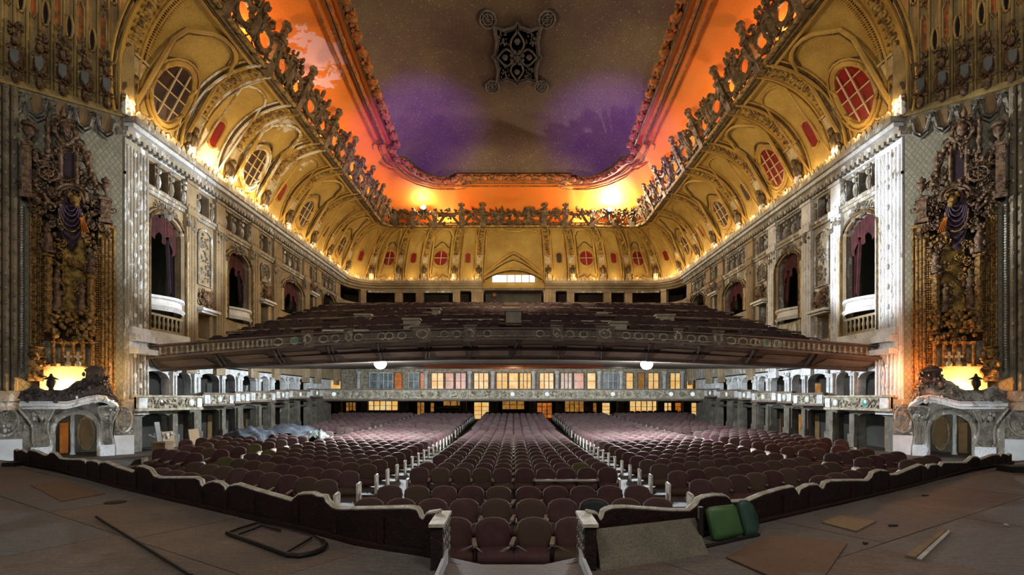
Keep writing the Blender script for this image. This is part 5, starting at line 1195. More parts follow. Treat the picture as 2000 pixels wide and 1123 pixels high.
for g in (-1, 1):     # carved balustrade strip at the ends, next to the wall
    b = B(); 
    for k in range(26):
        x = g * lerp(8.6, 12.2, k / 25); bb = B(FT(x)); bb.lathe([(0.03, -0.36), (0.045, -0.28), (0.025, -0.2), (0.045, -0.12)], (0, 0.03, 0), 6); b.add(bb.v, bb.f)
    obj('parapet_balusters', b, 'loge_paint', bal, kind='stuff')
for k, (u0, u1) in enumerate(((590, 612), (672, 690), (806, 842), (906, 930), (1076, 1100), (1164, 1200), (1316, 1334), (1392, 1414))):
    x0, x1 = xfront(u0), xfront(u1); xm = (x0 + x1) / 2; hw = (x1 - x0) / 2; b = B(FT(xm)); b.box(-hw, hw, 0.0, 0.07, -0.47, 0.07); b.box(-hw * 1.1, hw * 1.1, -0.05, 0.11, 0.05, 0.11); b.box(-hw * 1.05, hw * 1.05, 0, 0.11, -0.52, -0.44); p = obj('parapet_pier', b, 'balcony_paint', bal)
    b = B(FT(xm)); b.ring(0, 0.08, -0.2, hw * 0.6, 0.15, 0.03, 12); b.leafy(-hw * 0.8, hw * 0.8, -0.4, 0.0, 0.08, 16, 0.04, 0.015); obj('pier_carving', b, 'loge_paint', p, sharp=60)
b = sweep([(-0.04, -0.30), (-0.04, -0.33), (0.0, -0.33), (0.0, -0.30)]); obj('parapet_moulding', b, 'loge_paint', bal)
# stepped bank with its rows
rows = []
k = 0
while True:
    d = 0.95 + 1.12 * k
    if d > 17.8: break
    b = B(); vs, fs = [], []
    lim = lambda y: min(y, 38.6)
    for i, x in enumerate(xs):
        y0, y1 = lim(yf(x) + d - 0.2), lim(yf(x) + d + 0.92); z0, z1 = bank(y0), bank(y1)
        vs += [(x, y0, z0 - 0.35), (x, y0, z0), (x, y1, z0)]
    for i in range(48): fs += [(3 * i, 3 * i + 3, 3 * i + 4, 3 * i + 1), (3 * i + 1, 3 * i + 4, 3 * i + 5, 3 * i + 2)]
    b.add(vs, fs); st_ = obj('balcony_step', b, 'balcony_step', bal)
    b = B(); b.tube([(x, min(38.55, yf(x) + d + 0.62), bank(min(38.6, yf(x) + d - 0.2)) + (0.30 if k % 3 else 0.36)) for x in xs], 0.022 if k % 3 else 0.05, 4); obj('row_rail', b, 'seat_iron' if k % 3 else 'balcony_paint', st_); rows.append(d); k += 1
b = B(); rb = random.Random(5)
AISLES = (-9.2, -4.9, 0.0, 4.9, 9.2)
ENT = [(at(u_, v_, Y_)[0], Y_, w_) for u_, v_, Y_, w_ in ((1003, 633, 25.0, 0.75), (803, 634, 24.0, 0.74), (851, 615, 28.5, 0.42), (1209, 640, 23.0, 0.7), (1300, 622, 26.5, 0.9), (708, 621, 27.0, 0.8))]
for d in rows:
    x = -11.9
    while x < 11.95:
        y = yf(x) + d + 0.35
        if y < 38.2 and min(abs(x - a) for a in AISLES) > 0.42 and rb.random() > 0.05 and not any(abs(x - ex) < ew / 2 + 0.3 and ey - 0.35 < y < ey + 1.05 for ex, ey, ew in ENT):
            z = bank(yf(x) + d - 0.2); h = 0.37 + rb.uniform(-0.03, 0.03)
            b.add([(x - .23, y, z + .14), (x + .23, y, z + .14), (x + .23, y + .04, z + h - .06), (x + .12, y + .05, z + h), (x - .12, y + .05, z + h), (x - .23, y + .04, z + h - .06), (x - .23, y + .1, z + .14), (x + .23, y + .1, z + .14), (x + .22, y + .12, z + h - .07), (x + .11, y + .12, z + h - .02), (x - .11, y + .12, z + h - .02), (x - .22, y + .12, z + h - .07)],
                  [(0, 1, 2, 3, 4, 5), (6, 11, 10, 9, 8, 7), (1, 7, 8, 2), (2, 8, 9, 3), (3, 9, 10, 4), (4, 10, 11, 5), (5, 11, 6, 0)])
            b.box(x - .21, x + .21, y - .22, y + .02, z + .1, z + .17)
        x += 0.5
surf('balcony_fabric', (0.052, 0.026, 0.032), (0.035, 0.018, 0.024), 3.0, rough=0.75, rnd=('island', (0.05, 0.035, 0.028), 0.45, 0.75, (0.55, 0.5, 0.55)))
bs = obj('balcony_seats', b, 'balcony_fabric', label='rows of dark maroon seats rising up the balcony', cat='seats', kind='stuff')
# pale walls of the entrances in the bank
def conc(name, u, v, Y, w, h, d, mt, label):
    x, y, z = at(u, v, Y); t = thing(name, (x, y, z), label, 'entrance wall')
    b = B(); b.box(x - w / 2, x + w / 2, y, y + d, z - 0.3, z + h); obj('body', b, mt, t)
    b = B(); b.box(x - w / 2 - 0.06, x + w / 2 + 0.06, y - 0.06, y + d + 0.05, z + h, z + h + 0.09); obj('coping', b, 'concrete', t)
    return t
conc('entrance_wall', 1003, 633, 25.0, 0.75, 0.62, 0.8, 'concrete', 'pale concrete entrance box in the middle of the balcony seats')
conc('entrance_wall', 803, 634, 24.0, 0.74, 0.22, 0.4, 'concrete', 'low pale entrance wall in the balcony above the left floodlight')
conc('entrance_wall', 851, 615, 28.5, 0.42, 0.3, 0.4, 'concrete', 'small pale wall stub in the balcony left of the centre box')
conc('entrance_wall', 1209, 640, 23.0, 0.70, 0.2, 0.4, 'concrete', 'low pale entrance wall in the balcony above the right floodlight')
conc('entrance_wall', 1300, 622, 26.5, 0.9, 0.14, 0.4, 'concrete', 'long low pale entrance wall high in the balcony, right side')
conc('entrance_wall', 708, 621, 27.0, 0.8, 0.14, 0.4, 'concrete', 'long low pale entrance wall high in the balcony, left side')
for i, (u0, u1, v, Y, lab) in enumerate(((757, 843, 609, 29.8, 'pale rail along the upper balcony row left of centre'), (1000, 1195, 627, 25.8, 'pale rail right of the centre box in the balcony'), (850, 985, 624, 26.2, 'pale rail left of the centre box in the balcony'), (1165, 1275, 611, 29.2, 'pale rail along the upper balcony row right of centre'), (630, 720, 645, 22.0, 'pale rail near the balcony front above the left ports'))):
    p0, p1 = at(u0, v, Y), at(u1, v, Y); t = thing('balcony_rail', p0, lab, 'rail', group='balcony aisle rails')
    b = B(); b.box(p0[0], p1[0], Y - 0.03, Y + 0.03, p0[2] - 0.05, p0[2] + 0.03); obj('bar', b, 'pale_plank', t)
    for q in range(4):
        b = B(); x = lerp(p0[0], p1[0], q / 3); b.box(x - 0.025, x + 0.025, Y - 0.02, Y + 0.02, p0[2] - 0.5, p0[2] - 0.05); obj('post', b, 'concrete', t)

# work lights hung under the balcony front
WL = {-1: at(743, 707, 22.6), 1: at(1263, 708, 22.6)}
for g, p in WL.items():
    t = thing('work_floodlight', p, 'dazzling white work floodlight under the balcony front, %s one of two' % SIDE[g], 'floodlight', group='work floodlights')
    b = B(); b.blob((p[0], p[1], p[2] - 0.08), 0.27, 0.2, 0.23, 14, 10); obj('bulb', b, 'lamp_white', t)
    b = B(); b.lathe([(0.12, 0.15), (0.14, 0.2), (0.03, 0.26), (0.02, 0.5)], p, 10); obj('housing', b, 'black_steel', t)
    for d in (-1, 1): light('work_flood', 'POINT', (p[0] + d * 0.32, p[1] - 0.05, p[2] - 0.14), 2100, COOL, 0.06)

# ================================================================ MEZZANINE
YM, ZM = 33.2, 0.12
b = B(); b.box(-15.5, 15.5, YM, 40.0, -0.05, ZM); mez = obj('mezzanine', b, 'balcony_soffit', label='mezzanine gallery under the balcony with carved rail and lamp roundels', cat='gallery', kind='structure')
b = B(); b.box(-12.9, 12.9, YM - 0.12, YM, 0.08, 0.60); obj('rail_front', b, 'loge_paint', mez)
b = B(); b.box(-12.9, 12.9, YM - 0.2, YM + 0.12, 0.60, 0.69); obj('handrail', b, 'balcony_paint', mez)
b = B(); b.box(-12.9, 12.9, YM - 0.17, YM, 0.04, 0.10); b.box(-12.9, 12.9, YM - 0.15, YM, 0.55, 0.60); obj('rail_moulding', b, 'loge_paint', mez)
discs = [654, 697, 748, 808, 874, 939, 1001, 1068, 1132, 1196, 1255, 1309, 1351]
for i, u in enumerate(discs):
    x = (u - U0) / F * YM; b = B(); b.lathe([(0.17, 0), (0.2, -0.03), (0.17, -0.06)], (x, YM - 0.12, 0.34), 14, axis='y'); r_ = obj('roundel_frame', b, 'loge_paint', mez)
    b = B(); b.lathe([(0.13, -0.04), (0.14, -0.06), (0.10, -0.09), (0.01, -0.10)], (x, YM - 0.12, 0.34), 14, axis='y'); obj('lamp_disc', b, 'disc_dim' if i in (1, 2, 3, 4, 5, 8, 10) else 'disc_white', r_)
for i in range(len(discs) - 1):
    u = (discs[i] + discs[i + 1]) / 2; x = (u - U0) / F * YM; b = B(); b.box(x - 0.28, x + 0.28, YM - 0.2, YM - 0.12, 0.10, 0.56); p = obj('rail_pedestal', b, 'loge_paint', mez)
    b = B(); b.ring(x, YM - 0.21, 0.33, 0.16, 0.14, 0.03, 10); b.blob((x, YM - 0.2, 0.33), 0.08, 0.04, 0.08); obj('pedestal_carving', b, 'stone_relief', p)
    for d in (-1, 1):
        xm = x + d * 0.62; b = B(); b.leafy(xm - 0.22, xm + 0.22, 0.15, 0.52, YM - 0.13, 16, 0.055, 0.02); obj('rail_carving', b, 'stone_relief', mez, sharp=60)
# back wall of the mezzanine with french windows
b = B(); b.box(-15.5, 15.5, 39.6, 39.8, -0.1, 2.6); mw = obj('wall_mezzanine', b, 'loge_paint', label='back wall of the mezzanine with a row of lit french windows', cat='wall', kind='structure')
def french(u0, u1, z0, z1, Y, mt, parent, n=2, rows_=3, arched=False):
    x0, x1 = (u0 - U0) / F * Y, (u1 - U0) / F * Y; t = 0.045
    b = B(); b.box(x0 - t, x0, Y - 0.1, Y, z0, z1); b.box(x1, x1 + t, Y - 0.1, Y, z0, z1); b.box(x0 - t, x1 + t, Y - 0.1, Y, z1, z1 + t * 1.3)
    for k in range(1, n): x = lerp(x0, x1, k / n); b.box(x - 0.03, x + 0.03, Y - 0.08, Y, z0, z1)
    for k in range(1, rows_): z = lerp(z0, z1, k / rows_); b.box(x0, x1, Y - 0.07, Y, z - 0.015, z + 0.015)
    w_ = obj('french_window', b, 'balcony_paint' if mt != 'pane_blue' else 'loge_white', parent)
    for k in range(n):
        b = B(); b.box(lerp(x0, x1, k / n) + 0.02, lerp(x0, x1, (k + 1) / n) - 0.02, Y - 0.03, Y - 0.01, z0, z1); obj('pane', b, mt, w_)
    return w_
MZW = [(624, 666, 'pane_yellow', 2), (723, 737, 'pane_blue', 1), (741, 767, 'pane_blue', 3), (771, 785, 'pane_orange', 1), (799, 818, 'pane_blue', 2), (821, 831, 'pane_orange', 1), (843, 866, 'pane_yellow', 2), (870, 886, 'pane_orange', 1), (890, 910, 'pane_orange', 2), (926, 954, 'pane_yellow', 3), (970, 991, 'pane_yellow', 2), (994, 1012, 'pane_yellow', 1), (1015, 1037, 'pane_yellow', 3), (1054, 1081, 'pane_yellow', 3), (1095, 1117, 'pane_amber', 3), (1121, 1140, 'pane_orange', 1), (1147, 1163, 'pane_yellow', 1), (1179, 1206, 'pane_blue', 3), (1223, 1236, 'pane_yellow', 1), (1246, 1258, 'pane_amber', 1), (1266, 1286, 'pane_yellow', 2), (1309, 1328, 'pane_yellow', 2), (1341, 1353, 'pane_yellow', 1), (1357, 1368, 'pane_amber', 1), (1374, 1386, 'pane_yellow', 1)]
for (u0, u1, mt, n) in MZW: french(u0, u1, 0.2, 2.02, 39.55, mt, mw, n)
for u in (700, 832, 917, 962, 1042, 1088, 1170, 1213, 1298, 1333):
    x = (u - U0) / F * 39.3; b = B(); b.lathe([(0.2, 0.1), (0.2, 0.3), (0.15, 0.34), (0.14, 1.85), (0.2, 1.95), (0.22, 2.1)], (x, 39.3, 0.05), 10); obj('column', b, 'loge_white', mw)
light('mezzanine_lamp', 'POINT', (0, 36.5, 1.7), 60, WARM, 0.2)
for g in (-1, 1): light('mezzanine_lamp', 'POINT', (g * 7.5, 36.5, 1.7), 35, NEUT, 0.2)
# back wall of the stalls with lit doors
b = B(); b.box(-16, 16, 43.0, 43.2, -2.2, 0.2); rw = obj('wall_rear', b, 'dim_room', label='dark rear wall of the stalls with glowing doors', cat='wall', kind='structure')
b = B(); b.box(-16, 16, YM + 0.05, 43.1, -0.12, -0.06); obj('under_ceiling', b, 'dim_room', rw)
RD = [(638, 643, 790, 806, 'pane_amber', 1, 2), (676, 695, 786, 806, 'pane_amber', 3, 3), (719, 777, 783, 797, 'pane_yellow', 5, 2), (815, 829, 786, 806, 'pane_amber', 2, 3), (841, 848, 787, 800, 'pane_amber', 1, 2), (866, 907, 782, 788, 'pane_amber', 3, 1), (926, 955, 786, 814, 'pane_yellow', 2, 4), (981, 1024, 782, 795, 'pane_amber', 3, 2), (1049, 1078, 787, 812, 'pane_orange', 3, 4), (1103, 1140, 783, 800, 'pane_amber', 4, 3), (1158, 1165, 787, 806, 'pane_amber', 1, 3), (1176, 1191, 787, 810, 'pane_yellow', 1, 4), (1230, 1285, 783, 802, 'pane_yellow', 5, 2), (1297, 1311, 787, 806, 'pane_yellow', 2, 3), (1318, 1330, 787, 812, 'pane_orange', 1, 4), (1350, 1382, 787, 808, 'pane_yellow', 3, 3), (1395, 1403, 790, 808, 'pane_yellow', 1, 2)]
for (u0, u1, v0, v1, mt, n, r_) in RD: 
    french(u0, u1, (V0 - v1 - 4) * 0.0429, (V0 - v0) * 0.0429, 42.9, mt, rw, n, r_)
for u in (661, 712, 790, 905, 967, 1040, 1092, 1150, 1212, 1290, 1340):
    x = (u - U0) / F * 41.0; b = B(); b.box(x - 0.26, x + 0.26, 40.8, 41.3, -2.0, -0.1); pl_ = obj('pillar', b, 'loge_paint', rw)

# ================================================================ LOGES ALONG THE SIDE WALLS
def dz(y): return 0.035 * (y - 17.0)
LOGE = [(16.2, 19.6), (19.65, 21.8), (21.85, 23.1), (23.15, 25.6), (25.65, 27.1), (27.15, 29.9), (29.95, 31.9)]
for g in (-1, 1):
    Wg = lambda a, c, z, g=g: W(g * a, c, z)
    o = walls[g]; S = SIDE[g]
    y = 16.95; ops = []
    while y < 32: ops += [(y, y + 1.35), (y + 1.7, y + 2.58)]; y += 3.1
    edges = [16.0] + [ (p[1] + q[0]) / 2 for p, q in zip(ops, ops[1:])] + [34.5]
    b = B(Wg); blow = B(Wg)
    for (e0, e1, (p, q)) in zip(edges, edges[1:], ops):
        zb = -0.28 + dz(p)
        arch_wall(b, sy(e1), sy(e0), zb, 1.36, sy(q), sy(p), zb + 0.02, 0.72 + dz(p) * 0.6, 0.26, 0.3, 8)
        arch_wall(blow, sy(e1), sy(e0), -2.6, zb, sy(q), sy(p), -2.6, zb - 0.32, 0.12, 0.3, 6)
    obj('loge_arcade', b, 'loge_white', o); obj('lower_arcade', blow, 'lower_arcade', o)
    for (p0, q0), (p1, q1) in zip(ops, ops[1:]):
        w0 = q0 + 0.06; w1 = p1 - 0.06; m = (w0 + w1) / 2; zb = -0.28 + dz(m)
        b = B(Wg); b.box(sy(w1), sy(w0), -0.02, 0.09, zb + 0.35, 0.9); b.box(sy(w1) - 0.04, sy(w0) + 0.04, -0.02, 0.12, 0.86, 0.98); b.tube([(sy(m), 0.09, zb + 0.4), (sy(m), 0.09, 0.85)], 0.05, 6)
        c_ = obj('loge_column', b, 'loge_white', o)
        b = B(Wg); b.leafy(sy(w1), sy(w0), 0.98, 1.16, 0.08, 10, 0.06); obj('capital', b, 'loge_white', c_, sharp=60)
        b = B(Wg); b.box(sy(w1) - 0.02, sy(w0) + 0.02, -0.02, 0.1, -2.6, zb - 0.3); b.box(sy(w1) - 0.06, sy(w0) + 0.06, -0.02, 0.14, -2.6, -1.25); obj('pillar', b, 'lower_arcade', o)
    b = B(Wg); b.bar(sy(34.5), sy(16.0), -2.1, -0.05, -0.42, -0.30, 1); obj('loge_floor', b, 'dim_room', o)
    # things seen through the arcade: pale doors on the corridor wall
    for i, (p, q) in enumerate(ops):
        m = (p + q) / 2 + 0.5
        b = B(Wg); b.box(sy(m + 0.3), sy(m - 0.3), -2.14, -2.08, -0.3, 0.75); obj('corridor_door', b, ('pane_amber' if i in (0, 4, 8) else 'mirror_pane') if g > 0 else ('mirror_pane' if i % 4 != 2 else 'loge_white'), o)
        b = B(Wg); b.box(sy(m + 0.25), sy(m - 0.25), -2.14, -2.08, -2.4, -0.75); obj('corridor_door', b, 'pane_amber' if (g > 0 and i in (1, 5, 8)) else ('mirror_pane' if i % 2 else 'wood_box'), o)
    if g > 0:
        for yy in (18, 22, 26.5): light('corridor_lamp', 'POINT', W(g * sy(yy), -1.2, 0.8), 8, (1, 0.9, 0.75), 0.1)
    # boxes
    names = ['nearest the stage', 'second from the stage', 'third from the stage', 'fourth from the stage', 'fifth from the stage', 'sixth from the stage', 'next to the mezzanine']
    for i, (y0, y1) in enumerate(LOGE):
        zb = -0.30 + dz(y0) * 1.05; zt_ = zb + 0.40
        t = thing('loge_box', W(g * sy((y0 + y1) / 2), 0.2, zb), 'carved plaster loge box on the %s wall, %s' % (S, names[i]), 'loge box', group='loge boxes on the %s wall' % S)
        b = B(Wg); b.box(sy(y1), sy(y0), 0.0, 0.36, zb, zb + 0.06); b.box(sy(y1), sy(y0), 0.30, 0.38, zb + 0.05, zt_); b.box(sy(y1), sy(y1) + 0.07, 0.0, 0.36, zb, zt_); b.box(sy(y0) - 0.07, sy(y0), 0.0, 0.36, zb, zt_); obj('front', b, 'loge_paint', t)
        b = B(Wg); b.box(sy(y1) - 0.03, sy(y0) + 0.03, 0.24, 0.44, zt_, zt_ + 0.07); b.box(sy(y1) - 0.02, sy(y0) + 0.02, 0.30, 0.42, zb - 0.05, zb + 0.03); obj('handrail', b, 'balcony_paint' if i else 'loge_paint', t)
        for (q0, q1) in ((sy(y0) - 0.42, sy(y0) - 0.06), (sy(y1) + 0.06, sy(y1) + 0.36)):
            b = B(Wg); b.box(q0, q1, 0.38, 0.42, zb + 0.04, zt_ - 0.03); obj('end_panel', b, 'loge_white', t)
        ym = {0: 17.6}.get(i, (y0 + y1) / 2)
        for yy in ([ym] if i else [17.3, 18.9]):
            b = B(lambda a, c, z: Wg(a, c, z)); b.lathe([(0.13, 0.38), (0.16, 0.41), (0.12, 0.43)], (sy(yy), 0, zb + 0.21), 14, axis='y'); r_ = obj('roundel_frame', b, 'loge_paint', t)
            b = B(Wg); b.lathe([(0.12, 0.42), (0.11, 0.45), (0.02, 0.47)], (sy(yy), 0, zb + 0.21), 14, axis='y'); obj('lamp_disc', b, ('dark_glass' if g < 0 else 'disc_teal') if (i == 0 and yy < 18) else 'disc_white', r_)
        b = B(Wg); b.leafy(sy(y1) + 0.4, sy(y0) - 0.45, zb + 0.07, zt_ - 0.05, 0.385, int(26 * (y1 - y0)), 0.045, 0.012); obj('carving', b, 'stone_relief', t, sharp=60, kind='stuff')
# ================================================================ PIT RAIL
TL = [(30, 879), (34, 882), (43, 880), (55, 886), (59, 880), (72, 883), (89, 891), (95, 890), (101, 885), (108, 886), (118, 897), (135, 899), (158, 899), (167, 902), (169, 908), (173, 902), (181, 901), (193, 905), (196, 912), (198, 905), (207, 904), (230, 914), (262, 924), (266, 922), (269, 914), (273, 912), (283, 914), (293, 918), (302, 931), (314, 935), (345, 935), (383, 935), (392, 940), (394, 948), (398, 952), (403, 947), (409, 944), (417, 942), (431, 945), (440, 952), (443, 960), (447, 954), (452, 950), (466, 948), (500, 959), (572, 980), (576, 975), (585, 967), (602, 966), (612, 966), (622, 971), (635, 972), (639, 982), (650, 992), (660, 996), (700, 996), (750, 995), (800, 994), (815, 997), (819, 1004), (821, 1011), (827, 1016), (832, 1012), (835, 1005), (858, 1002)]
TR = [(1148, 1002), (1164, 1005), (1168, 1015), (1172, 1017), (1176, 1012), (1179, 1001), (1186, 997), (1195, 994), (1220, 993), (1295, 998), (1312, 999), (1345, 999), (1350, 995), (1360, 987), (1365, 977), (1377, 972), (1395, 969), (1415, 970), (1422, 975), (1425, 982), (1460, 980), (1490, 967), (1527, 956), (1547, 952), (1553, 960), (1557, 969), (1562, 957), (1578, 949), (1594, 948), (1601, 955), (1606, 956), (1611, 945), (1621, 941), (1660, 940), (1694, 940), (1701, 933), (1704, 925), (1716, 920), (1731, 921), (1735, 929), (1751, 928), (1797, 909), (1806, 913), (1810, 918), (1815, 910), (1828, 908), (1836, 913), (1841, 905), (1886, 905), (1894, 898), (1899, 893), (1909, 894), (1913, 899), (1937, 890), (1949, 889), (1952, 894), (1956, 887), (1964, 889), (1968, 891), (1973, 887)]
def nrm(x):
    d = 0.02; g = 1 if x > 0 else -1; s = (rail_y(abs(x) + d) - rail_y(max(0.6, abs(x) - d))) / (2 * d); v = Vector((g * s, -1, 0)).normalized(); return v
for g, pts in ((-1, TL), (1, TR)):
    P = []
    for (u, v) in pts:
        x, y = rail_at(u); P.append((Vector((x, y, (V0 - v) * y / F)), nrm(x)))
    P.sort(key=lambda q: abs(q[0].x))
    t = thing('pit_rail', (g * 5.0, rail_y(5.0), ZS), 'low dark maroon pit rail with scrolled cream top, %s of the centre gap' % SIDE[g], 'rail', group='pit rails')
    b = B(); vs, fs = [], []
    for p, n in P:
        q0, q1 = p + n * 0.03, p - n * 0.03
        vs += [(q0.x, q0.y, ZS), (q0.x, q0.y, p.z), (q1.x, q1.y, p.z), (q1.x, q1.y, -2.3)]
    for i in range(len(P) - 1):
        for k in range(3): fs.append((4 * i + k, 4 * i + k + 1, 4 * i + 5 + k, 4 * i + 4 + k))
    b.add(vs, fs); obj('rail_face', b, 'rail_maroon', t)
    b = B(); b.tube([tuple(p + Vector((0, 0, 0.012))) for p, n in P], 0.018, 6); b.tube([tuple(p - n * 0.035 + Vector((0, 0, 0.018))) for p, n in P], 0.018, 5); obj('rail_cap', b, 'rail_cap', t)
    b = B(); b.tube([tuple(Vector((p.x, p.y, ZS + 0.03)) + n * 0.05) for p, n in P], 0.03, 5); obj('rail_base', b, 'rail_maroon', t)
    L = [P[0]]
    for p in P:
        if (p[0] - L[-1][0]).length > 0.62: L.append(p)
    for p, n in L[1:]:
        b = B(); e = Vector((-n.y, n.x, 0)); c = p + n * 0.035; h = p.z - 0.06
        for (d0, d1) in ((-0.035, 0.035),):
            q = [c + e * d0, c + e * d1]; m = n * 0.02
            b.add([(q[0].x, q[0].y, ZS + 0.05), (q[1].x, q[1].y, ZS + 0.05), (q[1].x, q[1].y, h), (q[0].x, q[0].y, h), *[((k + m).x, (k + m).y, z) for k, z in ((q[0], ZS + 0.05), (q[1], ZS + 0.05), (q[1], h), (q[0], h))]], [(4, 5, 6, 7), (0, 1, 5, 4), (2, 3, 7, 6), (1, 2, 6, 5), (3, 0, 4, 7)])
        obj('rail_stile', b, 'rail_maroon', t)
    # end post by the gap: thin slab with carved inner side
    x0, x1 = sorted((g * 0.62, g * 0.725)); b = B(); b.add([(x0, 4.47, ZS), (x1, 4.47, ZS), (x1, 4.98, ZS), (x0, 4.98, ZS), (x0, 4.47, -1.115), (x1, 4.47, -1.115), (x1, 4.98, -1.10), (x0, 4.98, -1.10)], [(0, 3, 2, 1), (4, 5, 6, 7), (0, 1, 5, 4), (1, 2, 6, 5), (2, 3, 7, 6), (3, 0, 4, 7)]); ep = obj('end_post', b, 'rail_maroon', t)
    b = B(); b.box(x0 - 0.015, x1 + 0.015, 4.45, 5.0, -1.115, -1.085); obj('post_cap', b, 'rail_cap', ep)
    b = B(); xi = g * 0.618
    for k in range(5):
        for j in range(4): b.blob((xi, 4.53 + k * 0.1, -1.42 + j * 0.085), 0.012, 0.035, 0.032, 5, 3)
    obj('post_carving', b, 'rail_gilt', ep, sharp=60)
    b = B(); xa, xb = sorted((g * 0.60, g * 0.628)); b.prism([(3.6, ZS), (4.70, ZS), (4.70, -1.37), (4.45, -1.39), (3.6, -1.40)], xa, xb, 'yz')
    obj('stair_cheek', b, 'white_paint', label='white painted cheek board beside the centre gap, %s side' % SIDE[g], cat='board', group='stair cheek boards')

# ================================================================ SEATS
def seat_meshes():
    M = {}
    def rrect(w0, w1, h, n=8):    # arched back outline
        pts = [(-w0, 0.0), (w0, 0.0), (w1, h * 0.55)]
        for k in range(1, n): a = pi * k / n; pts.append((w1 * cos(a) ** 1 if False else w1 * cos(a), h * 0.62 + h * 0.38 * sin(a) ** 0.75))
        pts.append((-w1, h * 0.55)); return pts
    def padded(out, y0, y1, tilt, z0, bulge):
        cx = sum(p[0] for p in out) / len(out); cz = sum(p[1] for p in out) / len(out); n = len(out); vs, fs = [], []
        rings = [(1.0, y1), (1.0, y0 + bulge * 0.5), (0.93, y0 + bulge * 0.12), (0.6, y0), (0.0, y0 - bulge * 0.1)]
        for (k, y) in rings[:-1]:
            for (x, z) in out: vs.append((cx + (x - cx) * k, y + tilt * (cz + (z - cz) * k), z0 + cz + (z - cz) * k))
        for r in range(3):
            for i in range(n): fs.append((r * n + i, r * n + (i + 1) % n, (r + 1) * n + (i + 1) % n, (r + 1) * n + i))
        fs.append(tuple(range(3 * n, 4 * n))); fs.append(tuple(range(n))[::-1]); return vs, fs
    out = rrect(0.215, 0.238, 0.42)
    b = B(); b.add(*padded(out, 0.10, 0.18, 0.16, 0.285, 0.05)); M['back'] = b
    b = B(); b.tube([(x, 0.145 + 0.16 * z, 0.285 + z) for (x, z) in out[2:]], 0.014, 5); M['piping'] = b
    b = B(); vs, fs = [], []
    prof = [(0.14, 0.20), (-0.24, 0.20), (-0.275, 0.235), (-0.285, 0.30), (-0.26, 0.345), (-0.20, 0.365), (0.0, 0.355), (0.14, 0.34)]
    m = len(prof)
    for x, k in ((-0.235, 0.9), (-0.225, 1.0), (0.225, 1.0), (0.235, 0.9)):
        for (y, z) in prof: vs.append((x, y * (k if y < 0 else 1), 0.28 + (z - 0.28) * k))
    for r in range(3):
        for i in range(m): fs.append((r * m + i, r * m + (i + 1) % m, (r + 1) * m + (i + 1) % m, (r + 1) * m + i))
    fs += [tuple(range(m)), tuple(range(3 * m, 4 * m))[::-1]]; b.add(vs, fs); M['cushion'] = b
    b = B(); b.add([(-0.285, -0.24, 0.43), (-0.235, -0.24, 0.43), (-0.235, 0.08, 0.44), (-0.285, 0.08, 0.44), (-0.29, -0.25, 0.462), (-0.23, -0.25, 0.462), (-0.235, 0.08, 0.475), (-0.285, 0.08, 0.475)], [(0, 3, 2, 1), (4, 5, 6, 7), (0, 1, 5, 4), (1, 2, 6, 5), (2, 3, 7, 6), (3, 0, 4, 7)]); M['armrest'] = b
    b = B(); b.box(-0.275, -0.245, -0.16, 0.12, 0.0, 0.44); b.box(-0.28, -0.24, -0.2, 0.16, 0.0, 0.03); M['standard'] = b
    b = B(); b.prism([(-0.22, 0.0), (0.20, 0.0), (0.22, 0.42), (0.12, 0.47), (-0.24, 0.475), (-0.27, 0.43)], -0.022, 0.022, 'yz'); M['end_panel'] = b
    return M
SM = seat_meshes()
ME = {'back': SM['back'].mesh('seat_back', 'seat_fabric', 50), 'piping': SM['piping'].mesh('seat_piping', 'seat_piping', 60), 'cushion': SM['cushion'].mesh('seat_cushion', 'seat_fabric', 50),
      'armrest': SM['armrest'].mesh('seat_armrest', 'seat_arm'), 'standard': SM['standard'].mesh('seat_standard', 'seat_iron'), 'end_panel': SM['end_panel'].mesh('seat_end_panel', 'seat_end')}
surf('seat_olive', (0.085, 0.075, 0.02), (0.06, 0.055, 0.015), 5.0, rough=0.75)
surf('seat_black', (0.02, 0.022, 0.02), (0.014, 0.015, 0.014), 5.0, rough=0.6)
ME_ol = SM['back'].mesh('seat_back_olive', 'seat_olive', 50); ME_bk = SM['back'].mesh('seat_back_black', 'seat_black', 50)

